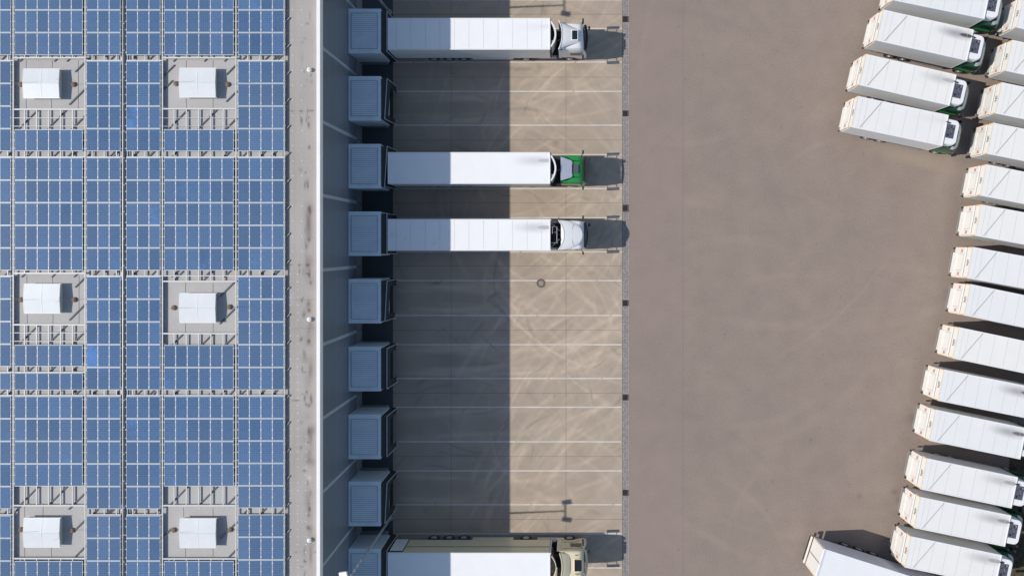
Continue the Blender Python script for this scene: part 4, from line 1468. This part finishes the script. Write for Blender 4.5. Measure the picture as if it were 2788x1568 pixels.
    P = [(xb + 1.10, 1.17), (xb + 1.42, 1.12), (xb + 1.62, .95), (xb + 1.70, .5), (xb + 1.72, 0), (xb + 1.70, -.5), (xb + 1.62, -.95), (xb + 1.42, -1.12), (xb + 1.10, -1.17)]
    Q = [(xb + 1.06, .98), (xb + 1.22, .94), (xb + 1.34, .8), (xb + 1.38, .45), (xb + 1.39, 0), (xb + 1.38, -.45), (xb + 1.34, -.8), (xb + 1.22, -.94), (xb + 1.06, -.98)]
    n = len(P)
    b.poly([(x, y, 2.78) for x, y in P] + [(x, y, 3.10) for x, y in Q] + [(x, y, 2.6) for x, y in P],
           [(i, i + 1, n + i + 1, n + i) for i in range(n - 1)] + [(i, i + 1, 2 * n + i + 1, 2 * n + i) for i in range(n - 1)], 'fairgrey')
    b.build('sun_visor', t)
    # white roof fairing: open-topped shell round the cooling unit
    b = MB()
    def plan(x0, x1, w, r):
        pts = [(x0, w)]
        for k in range(7):
            a = math.pi / 2 * (1 - k / 6)
            pts.append((x1 - r + r * math.cos(a), w - r + r * math.sin(a)))
        return pts + [(x, -y) for x, y in reversed(pts)]
    A = plan(L + .05, L + 1.16, 1.06, .42)
    A2 = plan(L + .05, L + 1.07, 1.0, .38)
    b.loft([[(x, y, 2.93) for x, y in A], [(x, y, 3.78) for x, y in A], [(x, y, 3.9) for x, y in A2]], 'white')
    f = b.build('roof_fairing', t, smooth=True)
    b = MB(); b.loft([[(x + (.05 if x > L + .2 else 0), y * 1.035, z) for x, y in A] for z in (2.94, 3.02)], 'black'); b.build('fairing_gap_shade', f)  # black band painted for the shade in the gap round the fairing
    b = MB()
    y0, y1 = -.30, .36
    b.box(L + .12, L + .80, y0, y1, 3.90, 3.91, 'sunroof'); rr = random.Random(6)
    for k in range(10):
        xx, yy = L + .16 + rr.random() * .48, y0 + .06 + rr.random() * (y1 - y0 - .14)
        b.box(xx, xx + rr.uniform(.04, .12), yy, yy + rr.uniform(.04, .1), 3.91, 3.93 + rr.random() * .03, rr.choice(('rim', 'black', 'duct', 'glass')))
    b.build('roof_opening', f)
    b = MB(); b.tube((L - .1, .72, 4.10), (L + .25, .70, 4.0), .045, .045, 'black', n=10); b.tube((L + .22, .70, 3.88), (L + .22, .70, 4.02), .06, .06, 'black', n=10)
    b.build('exhaust_pipe', t)
    for s in (-1, 1):
        b = MB(); y = s * (ws + .028)
        b.poly([(xb + .45, y, 1.8), (xb + 1.5, y, 1.75), (xb + 1.35, s * (ws + .006), 2.42), (xb + .5, s * (ws + .006), 2.45)], [(0, 1, 2, 3)], 'glass'); b.build('side_window', t)
        b = MB(); b.box(xb + .25, xb + 1.7, s * 1.235 - .012, s * 1.235 + .012, 1.25, 1.45, 'green'); b.build('door_band', t)
        b = MB(); b.bar((xb + 1.6, s * 1.05, 2.62), (xb + 1.78, s * 1.45, 2.6), .05, .05, 'black'); b.box(xb + 1.70, xb + 1.84, s * 1.45 - .11, s * 1.45 + .11, 1.9, 2.66, 'black')
        b.build('mirror', t, bevel=.03)
        b = MB(); b.box(xb + 2.1, xb + 2.25, s * .9 - .16, s * .9 + .16, .84, 1.0, 'lamp'); b.build('headlight', t, bevel=.02)
        b = MB(); b.tube((xb - .1, s * 1.0, 1.05), (xb + 1.75, s * 1.0, 1.05), .1, .1, 'chassis', n=8); b.build('mudguard', t)
    return t


# roof corner readings: rear north-west, rear south-west, heading (degrees below the picture's right)
BT = [((2452.5, -82), (2431.7, 2), 11.6, .3, 'topmost box truck, cut by the upper picture edge, its cab opening wide', 'wide'),
      ((2406.6, 27), (2385.8, 111.7), 12.6, 1., 'second box truck of the upper left four, with the blackest soot on its roof', ''),
      ((2360.7, 148.7), (2337.7, 231.8), 12.9, .5, 'third box truck of the upper left four, light soot and wide cab opening', 'wide'),
      ((2338, 263.5), (2317.6, 346), 11.8, .1, 'lowest box truck of the upper left four, almost no soot on its roof', ''),
      ((2788, -8), (2768, 76), 12.6, 0, 'box truck in the top right corner, only its rear in view', ''),
      ((2757.5, 109.6), (2738.7, 194), 12.2, 0, 'second box truck down the right picture edge', ''),
      ((2728, 225.6), (2711, 309), 11.5, 0, 'third box truck down the right edge, behind the third upper left cab', ''),
      ((2705.4, 335), (2689, 419.4), 11.2, 0, 'fourth box truck down the right edge, behind the lowest upper left cab', ''),
      ((2686, 448.4), (2669.5, 532.6), 11, 0, 'fifth box truck down the right edge, open asphalt on its left', ''),
      ((2671, 558), (2657, 641.4), 10.3, 0, 'sixth box truck down the right picture edge', ''),
      ((2648.5, 674), (2634.7, 756), 10.3, 0, 'seventh box truck down the right picture edge', ''),
      ((2643, 774), (2626, 858), 11.6, 0, 'eighth box truck down the right picture edge', ''),
      ((2612, 891.7), (2595, 974.8), 11.8, 0, 'ninth box truck down the right picture edge', ''),
      ((2571, 1006.5), (2555, 1090), 11.2, .9, 'tenth box truck down the right edge, soot at the picture edge', ''),
      ((2548.5, 1116), (2530.6, 1198), 11.6, .9, 'fourth box truck counted up from the bottom right corner', ''),
      ((2525, 1248), (2507.4, 1330.6), 11.8, .6, 'third box truck counted up from the bottom right corner', 'wide'),
      ((2506.8, 1352.5), (2489.5, 1436), 11.6, .7, 'second box truck counted up from the bottom right corner', ''),
      ((2481.5, 1459.5), (2464.5, 1543.5), 11.7, .6, 'lowest box truck at the bottom right, touching the white trailer', '')]
bt0 = box_truck()
for i, (nw, sw, hd, soot, lab, kind) in enumerate(BT):
    a, c = W(*nw, 4.0), W(*sw, 4.0)
    o = bt0 if i == 0 else copy_tree(bt0)
    o.location = ((a[0] + c[0]) / 2, (a[1] + c[1]) / 2, 0)
    o.rotation_euler = (0, 0, -math.radians(hd))
    o['label'] = lab
    for ch in [q for q in bpy.data.objects if q.parent == o]:
        if ch.name.startswith('box_roof'): ch['soot'] = float(soot)
        if kind == 'wide' and ch.name.startswith('roof_fairing'):
            for g in [q for q in bpy.data.objects if q.parent == ch and q.name.startswith('roof_opening')]:
                g.scale = (1, 1.75, 1)

# ------------------------------------------------------------------ the loose trailer at the bottom
def parked_trailer():
    a = W(2246, 1494, 4.0)
    hd = math.radians(-17.6)
    # rear north corner known -> rear centre
    n = (-math.sin(hd), math.cos(hd))
    hw = 1.28
    cx, cy = a[0] - n[0] * hw, a[1] - n[1] * hw
    t = thing('parked_trailer', 'long white trailer with cream rear doors standing alone at the bottom', 'trailer', (cx, cy, 0), hd)
    L, tz = 13.4, 4.0
    b = MB(); b.box(0, L, -hw, hw, 1.2, tz - .03, 'trailerside'); b.build('trailer_body', t, bevel=.03)
    b = MB(); b.box(0, L, -hw + .05, hw - .05, tz - .03, tz, 'whitecool'); b.box(0, .16, -hw + .05, hw - .05, tz, tz + .006, 'deflector'); b.build('trailer_roof', t)
    b = MB()
    for s in (-1, 1):
        b.box(0, L, s * (hw - .025) - .03, s * (hw - .025) + .03, tz - .04, tz + .01, 'white')
        b.box(0.05, L, s * (hw + .008) - .008, s * (hw + .008) + .008, 1.18, 1.32, 'chassis')
    b.build('side_rail', t)
    for s in (-1, 1):
        b = MB(); b.box(-.05, 0, s * .63 - .6, s * .63 + .6, 1.3, 3.9, 'creamdoor'); d = b.build('rear_door', t, bevel=.01)
        b = MB(); b.box(-.056, -.05, s * .63 - .02 + s * .56, s * .63 + .02 + s * .56, 1.35, 3.85, 'orange'); b.box(-.056, -.05, s * .63 - .55, s * .63 + .55, 1.33, 1.37, 'orange'); b.build('door_tape', d)
        b = MB(); b.tube((-.058, s * .05, 1.35), (-.058, s * .05, 3.85), .014, .014, 'seam', n=6); b.build('lock_rod', d)
        b = MB(); b.box(-.12, .0, s * 1.1 - .12, s * 1.1 + .12, .75, .95, 'red'); b.build('tail_lamp', t)
        for xx in (3.0, 4.3, 5.6): wheel(t, xx, s * 1.24)
        b = MB(); b.tube((L - 2.8, s * .8, 0), (L - 2.8, s * .8, 1.0), .07, .07, 'chassis', n=8); b.build('landing_leg', t)
    b = MB()
    b.box(-.2, -.06, -1.2, 1.2, .98, 1.14, 'creamdoor'); b.box(-.14, -.04, -1.1, 1.1, .5, .6, 'chassis'); b.build('rear_bumper', t, bevel=.02)
    b = MB()
    for s in (-1, 1): b.box(.1, L - .3, s * .5 - .07, s * .5 + .07, .85, 1.2, 'chassis')
    b.box(2.4, 6.2, -.9, .9, .55, .85, 'chassis'); b.build('chassis', t)


parked_trailer()

# ------------------------------------------------------------------ camera, sun, sky
cam = bpy.data.cameras.new('camera')
co = bpy.data.objects.new('camera', cam); C.objects.link(co); S.camera = co
co.location = (0, 0, ZC)
co.rotation_euler = (0, 0, 0)
cam.sensor_fit = 'HORIZONTAL'
cam.sensor_width = 36
cam.lens = 36 * F / 2788
cam.shift_x = (1394 - NX) / 2788
cam.shift_y = (NY - 784) / 2788
cam.clip_end = 1000

sd = Vector((1.143, .045, -1.0)).normalized()
sl = bpy.data.lights.new('sun', 'SUN')
sl.energy = 3.85
sl.angle = math.radians(.5)
sl.color = (1, .955, .89)
so = bpy.data.objects.new('sun', sl); C.objects.link(so)
so.rotation_euler = sd.to_track_quat('-Z', 'Y').to_euler()

w = bpy.data.worlds.new('World'); S.world = w; w.use_nodes = True
nt = w.node_tree
bg = nt.nodes['Background']
sky = nt.nodes.new('ShaderNodeTexSky'); sky.sky_type = 'NISHITA'; sky.sun_disc = False
sky.sun_elevation = math.asin(-sd.z)
sky.sun_rotation = math.atan2(-sd.x, -sd.y)
sky.air_density = 1.0; sky.dust_density = .6; sky.ozone_density = .9
nt.links.new(sky.outputs[0], bg.inputs[0])
bg.inputs[1].default_value = .13

S.view_settings.view_transform = 'Standard'
S.view_settings.look = 'None'
S.view_settings.gamma = 1
S.view_settings.exposure = 0
S.render.engine = 'CYCLES'
S.cycles.use_denoising = True
S.cycles.max_bounces = 6
